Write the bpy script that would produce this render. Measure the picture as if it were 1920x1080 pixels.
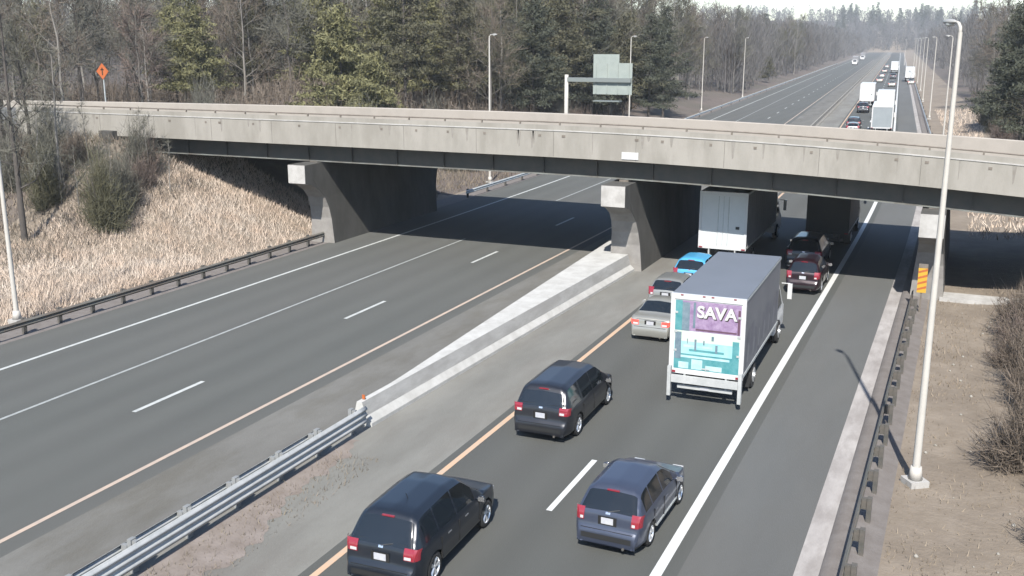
import bpy, math, random
import numpy as np
from mathutils import Vector, Matrix
R = math.radians
random.seed(7); rng = np.random.default_rng(7)
for o in list(bpy.data.objects): bpy.data.objects.remove(o)
SC = bpy.context.scene; COL = SC.collection

# ------------------------------------------------------------------ camera
H = 12.3; F_PX = 1907.0; VX, VY = 1831.0, 75.0
PITCH = math.atan2(540-VY, F_PX); YAW = math.atan2(VX-960, math.hypot(F_PX, 540-VY))
cd = bpy.data.cameras.new('camera'); cam = bpy.data.objects.new('camera', cd); COL.objects.link(cam)
cam.location = (0, 0, H); cam.rotation_euler = (math.pi/2-PITCH, 0, YAW)
cd.sensor_width = 36; cd.lens = 36*F_PX/1920; cd.clip_end = 9000; cd.clip_start = .2
SC.camera = cam
# ------------------------------------------------------------------ sky and sun
SUN_EL = R(46.0); SUN_AZ = math.atan2(.258, -.966)      # direction towards the sun: behind the camera, a little right
w = bpy.data.worlds.new('World'); SC.world = w; w.use_nodes = True
nt = w.node_tree; bg = nt.nodes['Background']
sky = nt.nodes.new('ShaderNodeTexSky'); sky.sky_type = 'NISHITA'; sky.sun_disc = False
sky.sun_elevation = SUN_EL; sky.sun_rotation = SUN_AZ; sky.air_density = 1.0; sky.dust_density = .55; sky.ozone_density = 2.3
nt.links.new(sky.outputs[0], bg.inputs[0]); bg.inputs[1].default_value = .1
ld = bpy.data.lights.new('sun', 'SUN'); sun = bpy.data.objects.new('sun', ld); COL.objects.link(sun)
ld.energy = 4.8; ld.angle = R(.6); ld.color = (1, .95, .875)
sdir = Vector((.258*math.cos(SUN_EL), -.966*math.cos(SUN_EL), math.sin(SUN_EL)))
sun.rotation_euler = sdir.to_track_quat('Z', 'Y').to_euler(); sun.location = (20, -40, 60)
SC.view_settings.view_transform = 'Standard'; SC.view_settings.look = 'None'
SC.view_settings.exposure = 1.25; SC.view_settings.gamma = 1
SC.cycles.volume_bounces = 0; SC.cycles.max_bounces = 6; SC.cycles.diffuse_bounces = 2
try: SC.cycles.volume_step_rate = 5
except Exception: pass

# ------------------------------------------------------------------ materials
KA = .43
def mat(name, col, rough=.8, metal=0.0, col2=None, scale=1.0, detail=4.0, coat=0.0, tracks=None, bump=0.0, bscale=None, col3=None, scale3=.15, w3=.5, stretch=(1, 1, 1), spec=.5, lo=.35, hi=.65):
    if metal < .6: col = tuple(c*KA for c in col); col2 = tuple(c*KA for c in col2) if col2 else None; col3 = tuple(c*KA for c in col3) if col3 else None
    m = bpy.data.materials.new(name); m.use_nodes = True; n = m.node_tree.nodes; l = m.node_tree.links
    b = n['Principled BSDF']; b.inputs['Base Color'].default_value = (*col, 1)
    b.inputs['Roughness'].default_value = rough; b.inputs['Metallic'].default_value = metal
    b.inputs['Specular IOR Level'].default_value = spec
    if coat: b.inputs['Coat Weight'].default_value = coat; b.inputs['Coat Roughness'].default_value = .08
    tc = n.new('ShaderNodeTexCoord'); mp = n.new('ShaderNodeMapping'); mp.inputs['Scale'].default_value = stretch
    l.new(tc.outputs['Object'], mp.inputs[0])
    def noise(s, d=detail):
        t = n.new('ShaderNodeTexNoise'); t.inputs['Scale'].default_value = s; t.inputs['Detail'].default_value = d; t.inputs['Roughness'].default_value = .65
        l.new(mp.outputs[0], t.inputs['Vector']); return t
    src = None
    if col2:
        t = noise(scale); r = n.new('ShaderNodeMapRange'); r.inputs[1].default_value = lo; r.inputs[2].default_value = hi
        l.new(t.outputs[0], r.inputs[0])
        mx = n.new('ShaderNodeMix'); mx.data_type = 'RGBA'; mx.inputs[6].default_value = (*col, 1); mx.inputs[7].default_value = (*col2, 1)
        l.new(r.outputs[0], mx.inputs[0]); src = mx.outputs[2]
    if col3:
        t = noise(scale3, 5); r = n.new('ShaderNodeMapRange'); r.inputs[1].default_value = .45; r.inputs[2].default_value = .62; r.inputs[4].default_value = w3
        l.new(t.outputs[0], r.inputs[0])
        mx = n.new('ShaderNodeMix'); mx.data_type = 'RGBA'; mx.inputs[7].default_value = (*col3, 1)
        if src: l.new(src, mx.inputs[6])
        else: mx.inputs[6].default_value = (*col, 1)
        l.new(r.outputs[0], mx.inputs[0]); src = mx.outputs[2]
    if tracks:
        sx_ = n.new('ShaderNodeSeparateXYZ'); l.new(tc.outputs['Object'], sx_.inputs[0])
        def mth(op, a, bb=None, c=None):
            q = n.new('ShaderNodeMath'); q.operation = op
            for i_, v_ in enumerate((a, bb, c)):
                if v_ is None: continue
                if hasattr(v_, 'links'): l.new(v_, q.inputs[i_])
                else: q.inputs[i_].default_value = v_
            return q.outputs[0]
        wv = mth('SINE', mth('MULTIPLY', mth('SUBTRACT', sx_.outputs[0], tracks[0]), 6.2832/tracks[1]))
        t2 = noise(.9, 3); t3 = n.new('ShaderNodeTexNoise'); t3.inputs['Scale'].default_value = 38; t3.inputs['Detail'].default_value = 3; l.new(tc.outputs['Object'], t3.inputs['Vector'])
        amp = mth('MULTIPLY', mth('SUBTRACT', t2.outputs[0], .15), tracks[2]*2.2)
        fac = mth('ADD', mth('MULTIPLY_ADD', wv, amp, 1.0), mth('MULTIPLY', mth('SUBTRACT', t3.outputs[0], .5), .35))
        mv = n.new('ShaderNodeVectorMath'); mv.operation = 'SCALE'; l.new(src, mv.inputs[0]); l.new(fac, mv.inputs['Scale']); src = mv.outputs[0]
    if src: l.new(src, b.inputs['Base Color'])
    if bump:
        t = noise(bscale or scale*2); bp = n.new('ShaderNodeBump'); bp.inputs['Strength'].default_value = bump; bp.inputs['Distance'].default_value = .05
        l.new(t.outputs[0], bp.inputs['Height']); l.new(bp.outputs[0], b.inputs['Normal'])
    return m
def emit_mat(name, col, s, base=(.3, .02, .02)):
    m = mat(name, base, .25); b = m.node_tree.nodes['Principled BSDF']
    b.inputs['Emission Color'].default_value = (*col, 1); b.inputs['Emission Strength'].default_value = s; return m
M = {}
M['asphalt_l'] = mat('asphalt_old', (0.111, 0.118, 0.109), .9, col2=(0.127, 0.133, 0.123), scale=.35, col3=(0.139, 0.138, 0.129), scale3=.06, w3=.5, stretch=(1, .15, 1), bump=.25, bscale=30, tracks=(-35.5, 1.85, .07))
M['asphalt_r'] = mat('asphalt_lanes', (0.097, 0.105, 0.098), .88, col2=(0.111, 0.117, 0.109), scale=.4, col3=(0.124, 0.124, 0.114), scale3=.08, w3=.5, stretch=(1, .12, 1), bump=.25, bscale=30, tracks=(-12.5, 1.85, .08))
M['shoulder'] = mat('asphalt_shoulder', (0.142, 0.148, 0.145), .9, col2=(0.163, 0.167, 0.161), scale=.5, col3=(0.134, 0.132, 0.122), scale3=.2, w3=.6, stretch=(1, .2, 1), bump=.25, bscale=30, tracks=(-6, 4.1, .03))
M['median'] = mat('dusty_median_paving', (0.240, 0.238, 0.216), .93, col2=(0.307, 0.305, 0.279), scale=.5, col3=(0.211, 0.197, 0.176), scale3=.35, w3=.7, stretch=(1, .3, 1), bump=.4, bscale=20, tracks=(-18, 3.3, .05))
M['median_l'] = mat('stained_median_paving', (0.185, 0.181, 0.166), .93, col2=(0.232, 0.228, 0.210), scale=.7, col3=(0.144, 0.135, 0.110), scale3=.5, w3=.7, stretch=(1, .35, 1), bump=.4, bscale=20, tracks=(-18, 2.6, .06))
M['gutter'] = mat('sandy_gutter', (.44, .41, .39), .9, col2=(.62, .59, .565), scale=1.2, col3=(.33, .30, .28), scale3=2.2, w3=.5, stretch=(1, .3, 1), bump=.3, bscale=20)
M['berm'] = mat('rough_berm', (.21, .185, .17), .95, col2=(.27, .245, .23), scale=2, bump=.4, bscale=20)
M['paint_w'] = mat('white_line_paint', (.72, .75, .73), .7, col2=(.52, .55, .54), scale=3.5, lo=.45, hi=.75)
M['paint_w2'] = mat('worn_white_paint', (.50, .53, .52), .7, col2=(.36, .38, .37), scale=3, lo=.4, hi=.75)
M['paint_w3'] = mat('fresh_white_paint', (.92, .94, .93), .65, col2=(.8, .82, .81), scale=3, lo=.5, hi=.8)
M['paint_y'] = mat('yellow_line_paint', (.85, .56, .36), .7, col2=(.72, .56, .42), scale=3)
M['paint_y2'] = mat('worn_yellow_paint', (.74, .58, .46), .7, col2=(.6, .5, .42), scale=2)
M['concrete'] = mat('bridge_concrete', (0.416, 0.396, 0.352), .85, col2=(0.485, 0.460, 0.414), scale=.6, col3=(0.317, 0.297, 0.257), scale3=.45, w3=.55, stretch=(1.6, 1, .5), bump=.15, bscale=12)
M['stain'] = mat('water_stain', (.31, .285, .25), .9, col2=(.40, .38, .345), scale=3)
M['streak'] = mat('joint_sealant', (.2, .19, .17), .9)
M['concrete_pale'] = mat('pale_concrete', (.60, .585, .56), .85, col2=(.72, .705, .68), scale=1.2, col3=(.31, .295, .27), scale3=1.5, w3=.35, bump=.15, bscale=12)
M['concrete_far'] = mat('inner_parapet_concrete', (0.500, 0.453, 0.397), .85, col2=(0.596, 0.544, 0.486), scale=.5, col3=(0.310, 0.284, 0.242), scale3=.5, w3=.4)
M['pier'] = mat('pier_concrete_shaded', (0.102, 0.099, 0.092), .9, col2=(0.129, 0.126, 0.116), scale=1.5, col3=(0.068, 0.065, 0.058), scale3=.8, w3=.6, stretch=(1, 1, .4), bump=.2, bscale=10)  # shade under the deck is painted into this concrete's dark colour
M['pier_face'] = mat('pier_concrete_lit', (.36, .34, .32), .88, col2=(.45, .43, .40), scale=1.5, col3=(.25, .23, .2), scale3=1.2, w3=.4)  # lighter copy for the pier fronts, their daylight put into the colour
M['deck'] = mat('deck_asphalt', (.16, .16, .155), .9, col2=(.2, .2, .19), scale=.5)
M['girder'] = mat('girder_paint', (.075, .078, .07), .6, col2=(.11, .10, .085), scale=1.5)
M['flange'] = mat('girder_flange_lit', (.28, .30, .28), .6, col2=(.16, .15, .13), scale=1.3)  # sun catching the bottom flange, painted as a lighter tone
M['rust'] = mat('brown_rail_steel', (.2, .17, .14), .7, col2=(.3, .26, .22), scale=2)
M['galv'] = mat('galvanised_steel', (0.714, 0.765, 0.765), .5, .35, col2=(0.935, 0.970, 0.970), scale=3)
M['galv_l'] = mat('bright_galvanised_steel', (.62, .65, .65), .65, .2, col2=(.78, .80, .80), scale=3)
M['galv_d'] = mat('dull_galvanised_steel', (0.364, 0.378, 0.378), .6, .2, col2=(0.476, 0.490, 0.490), scale=3)
M['weath'] = mat('weathered_guardrail', (.20, .205, .185), .7, .2, col2=(.27, .255, .225), scale=2, col3=(.21, .145, .105), scale3=.5, w3=.5)
M['post'] = mat('dark_post', (.10, .10, .09), .8, col2=(.17, .15, .13), scale=4)
M['pole'] = mat('pole_aluminium', (.78, .75, .69), .75, 0, col2=(.70, .67, .62), scale=2, spec=.3)
M['lamp_head'] = mat('lamp_housing', (.62, .62, .6), .45, .2)
M['lens'] = mat('lamp_lens', (.8, .82, .8), .2)
M['ground'] = mat('dry_ground', (.30, .245, .185), .97, col2=(.37, .31, .245), scale=1.2, col3=(.23, .185, .14), scale3=.25, w3=.7, bump=.8, bscale=6)
M['ground_w'] = mat('leaf_litter', (.15, .12, .10), .97, col2=(.20, .16, .14), scale=.5, col3=(.11, .105, .075), scale3=.06, w3=.6, bump=.8, bscale=3)
M['grass_a'] = mat('dry_tall_grass', (0.940, 0.744, 0.592), .95, col2=(0.959, 0.837, 0.712), scale=.9, col3=(0.731, 0.558, 0.425), scale3=.35, w3=.6)
M['grass_b'] = mat('dry_mown_grass', (.34, .275, .20), .95, col2=(.43, .355, .27), scale=.6)
M['grass_c'] = mat('dull_dry_grass', (0.330, 0.262, 0.203), .9, col2=(0.270, 0.232, 0.173), scale=.4)
M['bark'] = mat('grey_bark', (.15, .135, .115), .9, col2=(.21, .19, .17), scale=3, stretch=(1, 1, .3))
M['bark_pale'] = mat('pale_bark', (.36, .34, .31), .85, col2=(.26, .24, .215), scale=2.5, stretch=(1, 1, .3))
M['bark_dark'] = mat('dark_bark', (.09, .08, .072), .9, col2=(.14, .12, .105), scale=3)
M['twig_a'] = mat('grey_twigs', (0.168, 0.163, 0.130), .9, col2=(0.214, 0.209, 0.167), scale=.3)
M['twig_b'] = mat('brown_twigs', (.185, .145, .11), .9, col2=(.235, .19, .15), scale=.3)
M['twig_c'] = mat('reddish_twigs', (.23, .165, .135), .9, col2=(.18, .145, .125), scale=.3)
M['twig_d'] = mat('olive_twigs', (.135, .13, .07), .9, col2=(.18, .17, .10), scale=.3)
M['twig_far'] = mat('far_twigs', (0.190, 0.180, 0.180), .9, col2=(0.142, 0.138, 0.133), scale=.03)
M['needle_l'] = mat('light_pine_needles', (0.278, 0.266, 0.110), .8, col2=(0.177, 0.176, 0.077), scale=.7)
M['needle_d'] = mat('dark_pine_needles', (.05, .062, .04), .8, col2=(.09, .10, .06), scale=.7)
M['needle_m'] = mat('dull_pine_needles', (0.144, 0.138, 0.070), .8, col2=(0.096, 0.092, 0.050), scale=.7)
M['glass'] = mat('tinted_glass', (.015, .02, .024), .06, spec=.8)
M['tyre'] = mat('tyre_rubber', (.02, .02, .02), .85)
M['rim'] = mat('alloy_rim', (.6, .61, .62), .3, .7)
M['black'] = mat('black_plastic', (.02, .021, .022), .6)
M['well'] = mat('dark_underbody', (.008, .008, .008), .95)
M['chrome'] = mat('chrome', (.7, .7, .7), .15, .9)
M['plate'] = mat('number_plate', (.75, .76, .78), .5, col2=(.62, .64, .72), scale=12)
M['tail'] = mat('red_light_lens', (.38, .03, .05), .2, coat=.5)
M['tail_on'] = emit_mat('lit_brake_lens', (1, .09, .06), .7, (.5, .03, .03))
M['head'] = mat('clear_light_lens', (.75, .77, .78), .12, coat=.6)
def paint(name, c, metal=.3, rough=.32): return mat(name, c, rough, metal, coat=.4)
M['p_navy'] = paint('navy_black_paint', (.022, .03, .045))
M['p_plum'] = paint('dark_slate_paint', (0.029, 0.032, 0.042))
M['p_blue'] = paint('slate_blue_paint', (0.079, 0.097, 0.151))
M['p_silver'] = paint('silver_paint', (.5, .5, .46), .4)
M['p_grey'] = paint('grey_paint', (.42, .43, .42), .4)
M['p_cyan'] = paint('bright_blue_paint', (.12, .55, .95), .1)
M['p_red'] = paint('dark_red_paint', (0.032, 0.011, 0.017))
M['p_white'] = paint('white_paint', (.86, .87, .87), 0, .4)
M['p_black'] = paint('black_paint', (.012, .012, .013))
M['p_tan'] = paint('tan_paint', (.22, .19, .15))
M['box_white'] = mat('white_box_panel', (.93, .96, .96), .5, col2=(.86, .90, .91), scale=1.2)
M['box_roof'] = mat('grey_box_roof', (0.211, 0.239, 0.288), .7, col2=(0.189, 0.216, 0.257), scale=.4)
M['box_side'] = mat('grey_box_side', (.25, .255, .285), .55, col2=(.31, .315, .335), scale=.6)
M['box_grey'] = mat('grey_door_panel', (.40, .45, .48), .6, col2=(.35, .40, .43), scale=1)
M['box_dark'] = mat('dark_box_panel', (.03, .034, .036), .6)
M['g_teal'] = mat('teal_graphic', (0.060, 0.340, 0.374), .5, col2=(0.170, 0.476, 0.510), scale=2.5)
M['g_pale'] = mat('pale_teal_graphic', (0.374, 0.782, 0.850), .5, col2=(0.544, 0.935, 0.950), scale=2.0)
M['g_mauve'] = mat('mauve_graphic', (0.340, 0.221, 0.408), .5, col2=(0.544, 0.408, 0.612), scale=5)
M['g_slate'] = mat('slate_graphic', (0.153, 0.238, 0.306), .5, col2=(0.272, 0.374, 0.442), scale=3)
M['g_cream'] = mat('cream_graphic', (0.782, 0.918, 0.782), .5)
M['g_sky'] = mat('pale_blue_graphic', (0.476, 0.816, 0.950), .5, col2=(0.714, 0.950, 0.950), scale=2)
M['g_plum'] = mat('plum_graphic', (0.170, 0.085, 0.136), .5)
M['orange'] = mat('orange_sign_sheet', (0.675, 0.176, 0.040), .6, col2=(0.600, 0.144, 0.030), scale=3)
M['yellow'] = mat('amber_sheet', (.85, .50, .04), .5)
M['ink'] = mat('black_ink', (.03, .02, .01), .7)
M['sign_back'] = mat('sign_back_sheet', (.50, .56, .52), .5, .1, col2=(.43, .49, .46), scale=1)
M['sign_pipe'] = mat('sign_pipe', (.34, .38, .37), .5, .3)

# ------------------------------------------------------------------ helpers
def tag(o, label=None, cat=None, group=None, kind=None):
    if label: o['label'] = label
    if cat: o['category'] = cat
    if group: o['group'] = group
    if kind: o['kind'] = kind
    return o
def empty(name, loc, rz=0, label=None, cat=None, group=None):
    o = bpy.data.objects.new(name, None); COL.objects.link(o); o.location = loc; o.rotation_euler = (0, 0, rz); o.empty_display_size = .2
    return tag(o, label, cat, group)
def link(name, me, parent=None):
    o = bpy.data.objects.new(name, me); COL.objects.link(o)
    if parent: o.parent = parent
    return o
class MB:
    def __init__(s): s.v = []; s.f = []; s.m = []; s.cm = 0
    def quad(s, *p):
        n = len(s.v); s.v += [tuple(q) for q in p]; s.f.append(tuple(range(n, n+len(p)))); s.m.append(s.cm)
    def box(s, x0, x1, y0, y1, z0, z1, rot=None, org=None):
        p = [(x0, y0, z0), (x1, y0, z0), (x1, y1, z0), (x0, y1, z0), (x0, y0, z1), (x1, y0, z1), (x1, y1, z1), (x0, y1, z1)]
        if rot is not None: p = [tuple(rot @ Vector(q) + Vector(org or (0, 0, 0))) for q in p]
        n = len(s.v); s.v += p
        for f in ((0, 3, 2, 1), (4, 5, 6, 7), (0, 1, 5, 4), (1, 2, 6, 5), (2, 3, 7, 6), (3, 0, 4, 7)): s.f.append(tuple(n+i for i in f)); s.m.append(s.cm)
        return s
    def tube(s, pts, rad, n=8, caps=True):
        pts = [Vector(p) for p in pts]
        if not hasattr(rad, '__len__'): rad = [rad]*len(pts)
        b = len(s.v); ref = Vector((.31, .17, .93))
        for i, p in enumerate(pts):
            d = (pts[min(i+1, len(pts)-1)]-pts[max(i-1, 0)]).normalized()
            a = d.cross(ref if abs(d.dot(ref)) < .95 else Vector((1, 0, 0))).normalized(); c = d.cross(a)
            for k in range(n):
                t = 2*math.pi*k/n; s.v.append(tuple(p+(a*math.cos(t)+c*math.sin(t))*rad[i]))
        for i in range(len(pts)-1):
            for k in range(n):
                q = b+i*n; s.f.append((q+k, q+(k+1) % n, q+n+(k+1) % n, q+n+k)); s.m.append(s.cm)
        if caps and n > 2:
            s.f.append(tuple(b+k for k in range(n))[::-1]); s.m.append(s.cm)
            e = b+(len(pts)-1)*n; s.f.append(tuple(e+k for k in range(n))); s.m.append(s.cm)
        return s
    def sweep(s, prof, path, closed=False, caps=False):
        """prof: (x, z) offsets; path: (x, y, z) points running along y"""
        b = len(s.v); n = len(prof)
        for (x, y, z) in path:
            for (a, c) in prof: s.v.append((x+a, y, z+c))
        for i in range(len(path)-1):
            for k in range(n if closed else n-1):
                q = b+i*n; k2 = (k+1) % n; s.f.append((q+k, q+n+k, q+n+k2, q+k2)); s.m.append(s.cm)
        if caps:
            s.f.append(tuple(b+k for k in range(n))); s.m.append(s.cm)
            e = b+(len(path)-1)*n; s.f.append(tuple(e+k for k in range(n))[::-1]); s.m.append(s.cm)
        return s
    def mesh(s, name, mats, smooth=False):
        me = bpy.data.meshes.new(name); me.from_pydata(s.v, [], s.f); 
        for m in (mats if isinstance(mats, (list, tuple)) else [mats]): me.materials.append(m)
        me.polygons.foreach_set('material_index', s.m)
        if smooth: me.polygons.foreach_set('use_smooth', [len(f) <= 4 for f in s.f])
        me.update(); return me
    def build(s, name, mats, parent=None, smooth=False): return link(name, s.mesh(name, mats, smooth), parent)
def copy_tree(o, parent=None):
    c = o.copy(); COL.objects.link(c)
    if parent: c.parent = parent
    for ch in list(o.children): copy_tree(ch, c)
    return c
def C(y):                                                   # bend of the highway beyond the bridge
    if y < 60: return 0.0
    if y < 130: return -.062*(y-60)**2/140
    return -2.17-.0615*(y-130)
def ysamp(y0, y1):
    r = [y0]; y = y0
    while y < y1:
        y += 2.0 if y < 140 else (10 if y < 400 else 40)
        r.append(min(y, y1))
    return r
def strip(mb, a, b, y0, y1, z):
    ys = ysamp(y0, y1)
    for i in range(len(ys)-1):
        p, q = ys[i], ys[i+1]
        mb.quad((a+C(p), p, z), (b+C(p), p, z), (b+C(q), q, z), (a+C(q), q, z))

# ------------------------------------------------------------------ terrain
def rect_d(x, y, x0, x1, y0, y1):
    dx = max(x0-x, 0, x-x1); dy = max(y0-y, 0, y-y1); return math.hypot(dx, dy)
def und(x, y): return math.sin(x*.13+1.3)*math.cos(y*.11)*.5+math.sin(x*.31+y*.23)*.25
def ground(x, y):
    u = x-C(y)
    z = -.06
    if u < -37.6:
        t = -37.6-u
        z = -.06+min(t*.14, 2.2+.02*t)+und(x, y)*min(t/12, 1)*.7
        z = max(z, 5.9-.5*max(rect_d(x, y, -900, -50.5, 49.5, 69.5)-.3, 0))
        bx = math.exp(-((x+66)/13)**2)*math.exp(-((y-96)/9)**2); z += 3.6*bx
    elif u > 1.2:
        t = u-1.2
        z = -.06+min(t*.08, 3)+und(x, y)*min(t/12, 1)*.4
        z = max(z, 5.2-.5*max(rect_d(x, y, 15.5, 900, 49.5, 69.5)-.3, 0))
    if y > 1130:
        t = (y-1130)/330; k = min(max(t, 0), 1); k = k*k*(3-2*k)
        z += k*34
    return z
def build_ground():
    def axis(lo, hi, a, b, s0):
        r = list(np.arange(a, b+.01, s0)); s = s0; x = b
        while x < hi: s = min(s*1.12, 60); x += s; r.append(x)
        s = s0; x = a; l = []
        while x > lo: s = min(s*1.12, 60); x -= s; l.append(x)
        return l[::-1]+r
    us = [u for u in axis(-900, 700, -62, 24, 1.0) if not (-37.0 < u < -1.2)]+[-37.4, -1.1, -.6]; us = sorted(set(us))
    ys = axis(-60, 1600, 0, 100, 1.0)
    V = []; Fc = []; mi = []
    for y in ys:
        for u in us:
            x = u+C(y); V.append((x, y, ground(x, y)))
    n = len(us)
    for j in range(len(ys)-1):
        for i in range(n-1):
            Fc.append((j*n+i, j*n+i+1, (j+1)*n+i+1, (j+1)*n+i))
            u = us[i]; y = ys[j]
            mi.append(1 if (u < -50 and not (46 < y < 72)) or (y > 72 and u < -38.5) or (u > 6 and y > 72) else 0)
    me = bpy.data.meshes.new('ground'); me.from_pydata(V, [], Fc); me.materials.append(M['ground']); me.materials.append(M['ground_w'])
    me.polygons.foreach_set('material_index', mi); me.polygons.foreach_set('use_smooth', [True]*len(Fc)); me.update()
    tag(link('ground', me), kind='structure')
build_ground()

# ------------------------------------------------------------------ roads
YE = 1150
def road(name, a, b, m, z=0.0, y0=-15, y1=YE):
    mb = MB(); strip(mb, a, b, y0, y1, z); return tag(mb.build(name, m), kind='structure')
left_road = road('opposite_road', -35.8, -20.6, M['asphalt_l'])
right_road = road('main_road', -13.45, -5.25, M['asphalt_r'])
shoulder = road('shoulder', -5.25, -2.75, M['shoulder'])
med_l = road('median_paving_left', -20.6, -17.2, M['median_l'])
med_r = road('median_paving_right', -17.2, -13.45, M['median'])
lsh = road('gravel_verge', -37.6, -35.8, M['berm'], z=-.012)
gut = road('gutter', -2.75, -2.2, M['gutter'], z=.004)
# rough kerb berm right of the gutter
mb = MB(); ys = ysamp(-15, 56)
mb.sweep([(-2.2, .004), (-2.12, .11), (-1.95, .13), (-1.5, .06), (-1.2, 0.0), (-.75, -.1)], [(C(y), y, 0) for y in ysamp(-15, 500)])
tag(mb.build('kerb', M['berm'], smooth=True), kind='structure')
mb = MB(); ys_ = list(np.arange(2, 25.6, .15))
for i in range(len(ys_)-1):
    fa = lambda y: -15.4+.18*math.sin(y*1.1)+.10*math.sin(y*4.7)+.09*math.sin(y*9.1)+rng.normal()*0-max(0, (y-18)*.17)
    a, b = ys_[i], ys_[i+1]; mb.quad((-16.95, a, .005), (fa(a), a, .005), (fa(b), b, .005), (-16.95, b, .005))
tag(mb.build('dirt_strip', mat('median_dirt', (.27, .225, .195), .95, col2=(.36, .31, .28), scale=1.6, bump=.5, bscale=10)), kind='structure')
def line(name, spec, m, parent, z=.006):
    mb = MB()
    for a, b, y0, y1 in spec: strip(mb, a, b, y0, y1, z)
    return mb.build(name, m, parent)
line('edge_line', [(-33.05-.09, -33.05+.09, -15, 900)], M['paint_w'], left_road)
line('lane_line', [(-28.55-.07, -28.55+.07, -15, 57), (-28.95-.07, -28.95+.07, 74, 400)], M['paint_w2'], left_road)
line('dashed_line', [(-25.0-.09, -25.0+.09, 24.6+13.05*k, 28.1+13.05*k) for k in range(-3, 45)], M['paint_w'], left_road)
line('yellow_edge_line', [(-21.3-.08, -21.3+.08, -15, 700)], M['paint_y2'], left_road)
line('yellow_edge_line', [(-13.1-.09, -13.1+.09, -15, 900)], M['paint_y'], right_road)
line('dashed_line', [(-9.3-.085, -9.3+.085, 23.4+13.05*k, 27.1+13.05*k) for k in range(-3, 45)], M['paint_w3'], right_road)
line('edge_line', [(-5.72-.13, -5.72+.13, -15, 1100)], M['paint_w3'], right_road)

# ------------------------------------------------------------------ bridge
def ZT(x):                                                  # top of the near parapet
    if x < -22: return 7.88-.0009*max(-30-x, 0)**1.5*.1
    return 7.88-.00125*(x+22)**2-.0008*(x+22)
def ZF(x): return 7.36-.00064*max(x+32, 0)**2-.00016*max(-32-x, 0)**2
def ZY(x, y): t = min(max((y-51)/16, 0), 1); return ZT(x)*(1-t)+ZF(x)*t
XS = [-51+1.0*i for i in range(0, 69)]
def along(mb, prof, y, xs, caps=True):
    """prof: (y, z) section points swept along x following the deck profile"""
    b = len(mb.v); n = len(prof)
    for x in xs:
        for (a, c) in prof: mb.v.append((x, y+a, ZY(x, y+a)+c))
    for i in range(len(xs)-1):
        for k in range(n):
            q = b+i*n; k2 = (k+1) % n; mb.f.append((q+k, q+k2, q+n+k2, q+n+k)); mb.m.append(mb.cm)
    if caps:
        mb.f.append(tuple(b+k for k in range(n))[::-1]); mb.m.append(mb.cm)
        e = b+(len(xs)-1)*n; mb.f.append(tuple(e+k for k in range(n))); mb.m.append(mb.cm)
YN, YF = 51.0, 67.0
bridge = empty('overpass_bridge', (-18, 59, 0), 0, 'long low concrete overpass with steel girders crossing the whole highway', 'bridge')
def bpart(name, mb, m, smooth=False, parent=None):
    o = mb.build(name, m, None, smooth); o.parent = parent or bridge; o.matrix_parent_inverse = (parent or bridge).matrix_world.inverted() if False else Matrix.Identity(4)
    if not parent: o.location = (18, -59, 0)
    return o
XL = [-60+1.0*i for i in range(0, 78)]
mb = MB(); along(mb, [(.28, -1.35), (YF-YN-.28, -1.35), (YF-YN-.28, -1.08), (.28, -1.08)], YN, XS); bpart('deck', mb, [M['deck']])
mb = MB(); along(mb, [(0, -1.7), (.28, -1.7), (.28, -.05), (.2, 0), (0, 0)], YN, XL)
near_par = bpart('parapet', mb, M['concrete'])
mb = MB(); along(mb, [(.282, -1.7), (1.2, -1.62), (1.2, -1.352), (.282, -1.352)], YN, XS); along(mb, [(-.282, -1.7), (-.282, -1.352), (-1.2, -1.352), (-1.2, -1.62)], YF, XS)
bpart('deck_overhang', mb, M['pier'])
mb = MB(); along(mb, [(0, -1.7), (0, 0), (-.2, 0), (-.28, -.05), (-.28, -1.7)], YF, [-80+1.0*i for i in range(0, 98)])
par2 = bpart('parapet', mb, M['concrete_far'])
# coping line and construction joints on the near parapet
mb = MB(); along(mb, [(-.035, -.30), (-.003, -.30), (-.003, -.24), (-.035, -.24)], YN, XL); o = mb.build('coping', M['concrete_pale'], near_par)
for x in np.arange(-57, 17, 4.6): mb = MB(); mb.box(x-.010, x+.010, YN-.008, YN-.002, ZT(x)-1.66, ZT(x)-.34); mb.build('joint', M['streak'], near_par)
# low steel rail on the near parapet
rl = empty('steel_rail', (18, -59, 0)); rl.parent = bridge
mb = MB(); mb.tube([(x, YN+.12, ZT(x)+.16) for x in XL], .045, 6); mb.build('rail_tube', M['rust'], rl)
mb = MB()
for x in np.arange(-59, 17, 2.3): mb.box(x-.04, x+.04, YN+.08, YN+.16, ZT(x)-.02, ZT(x)+.16)
o = mb.build('rail_post', M['rust'], rl); tag(o, kind='stuff')
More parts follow.
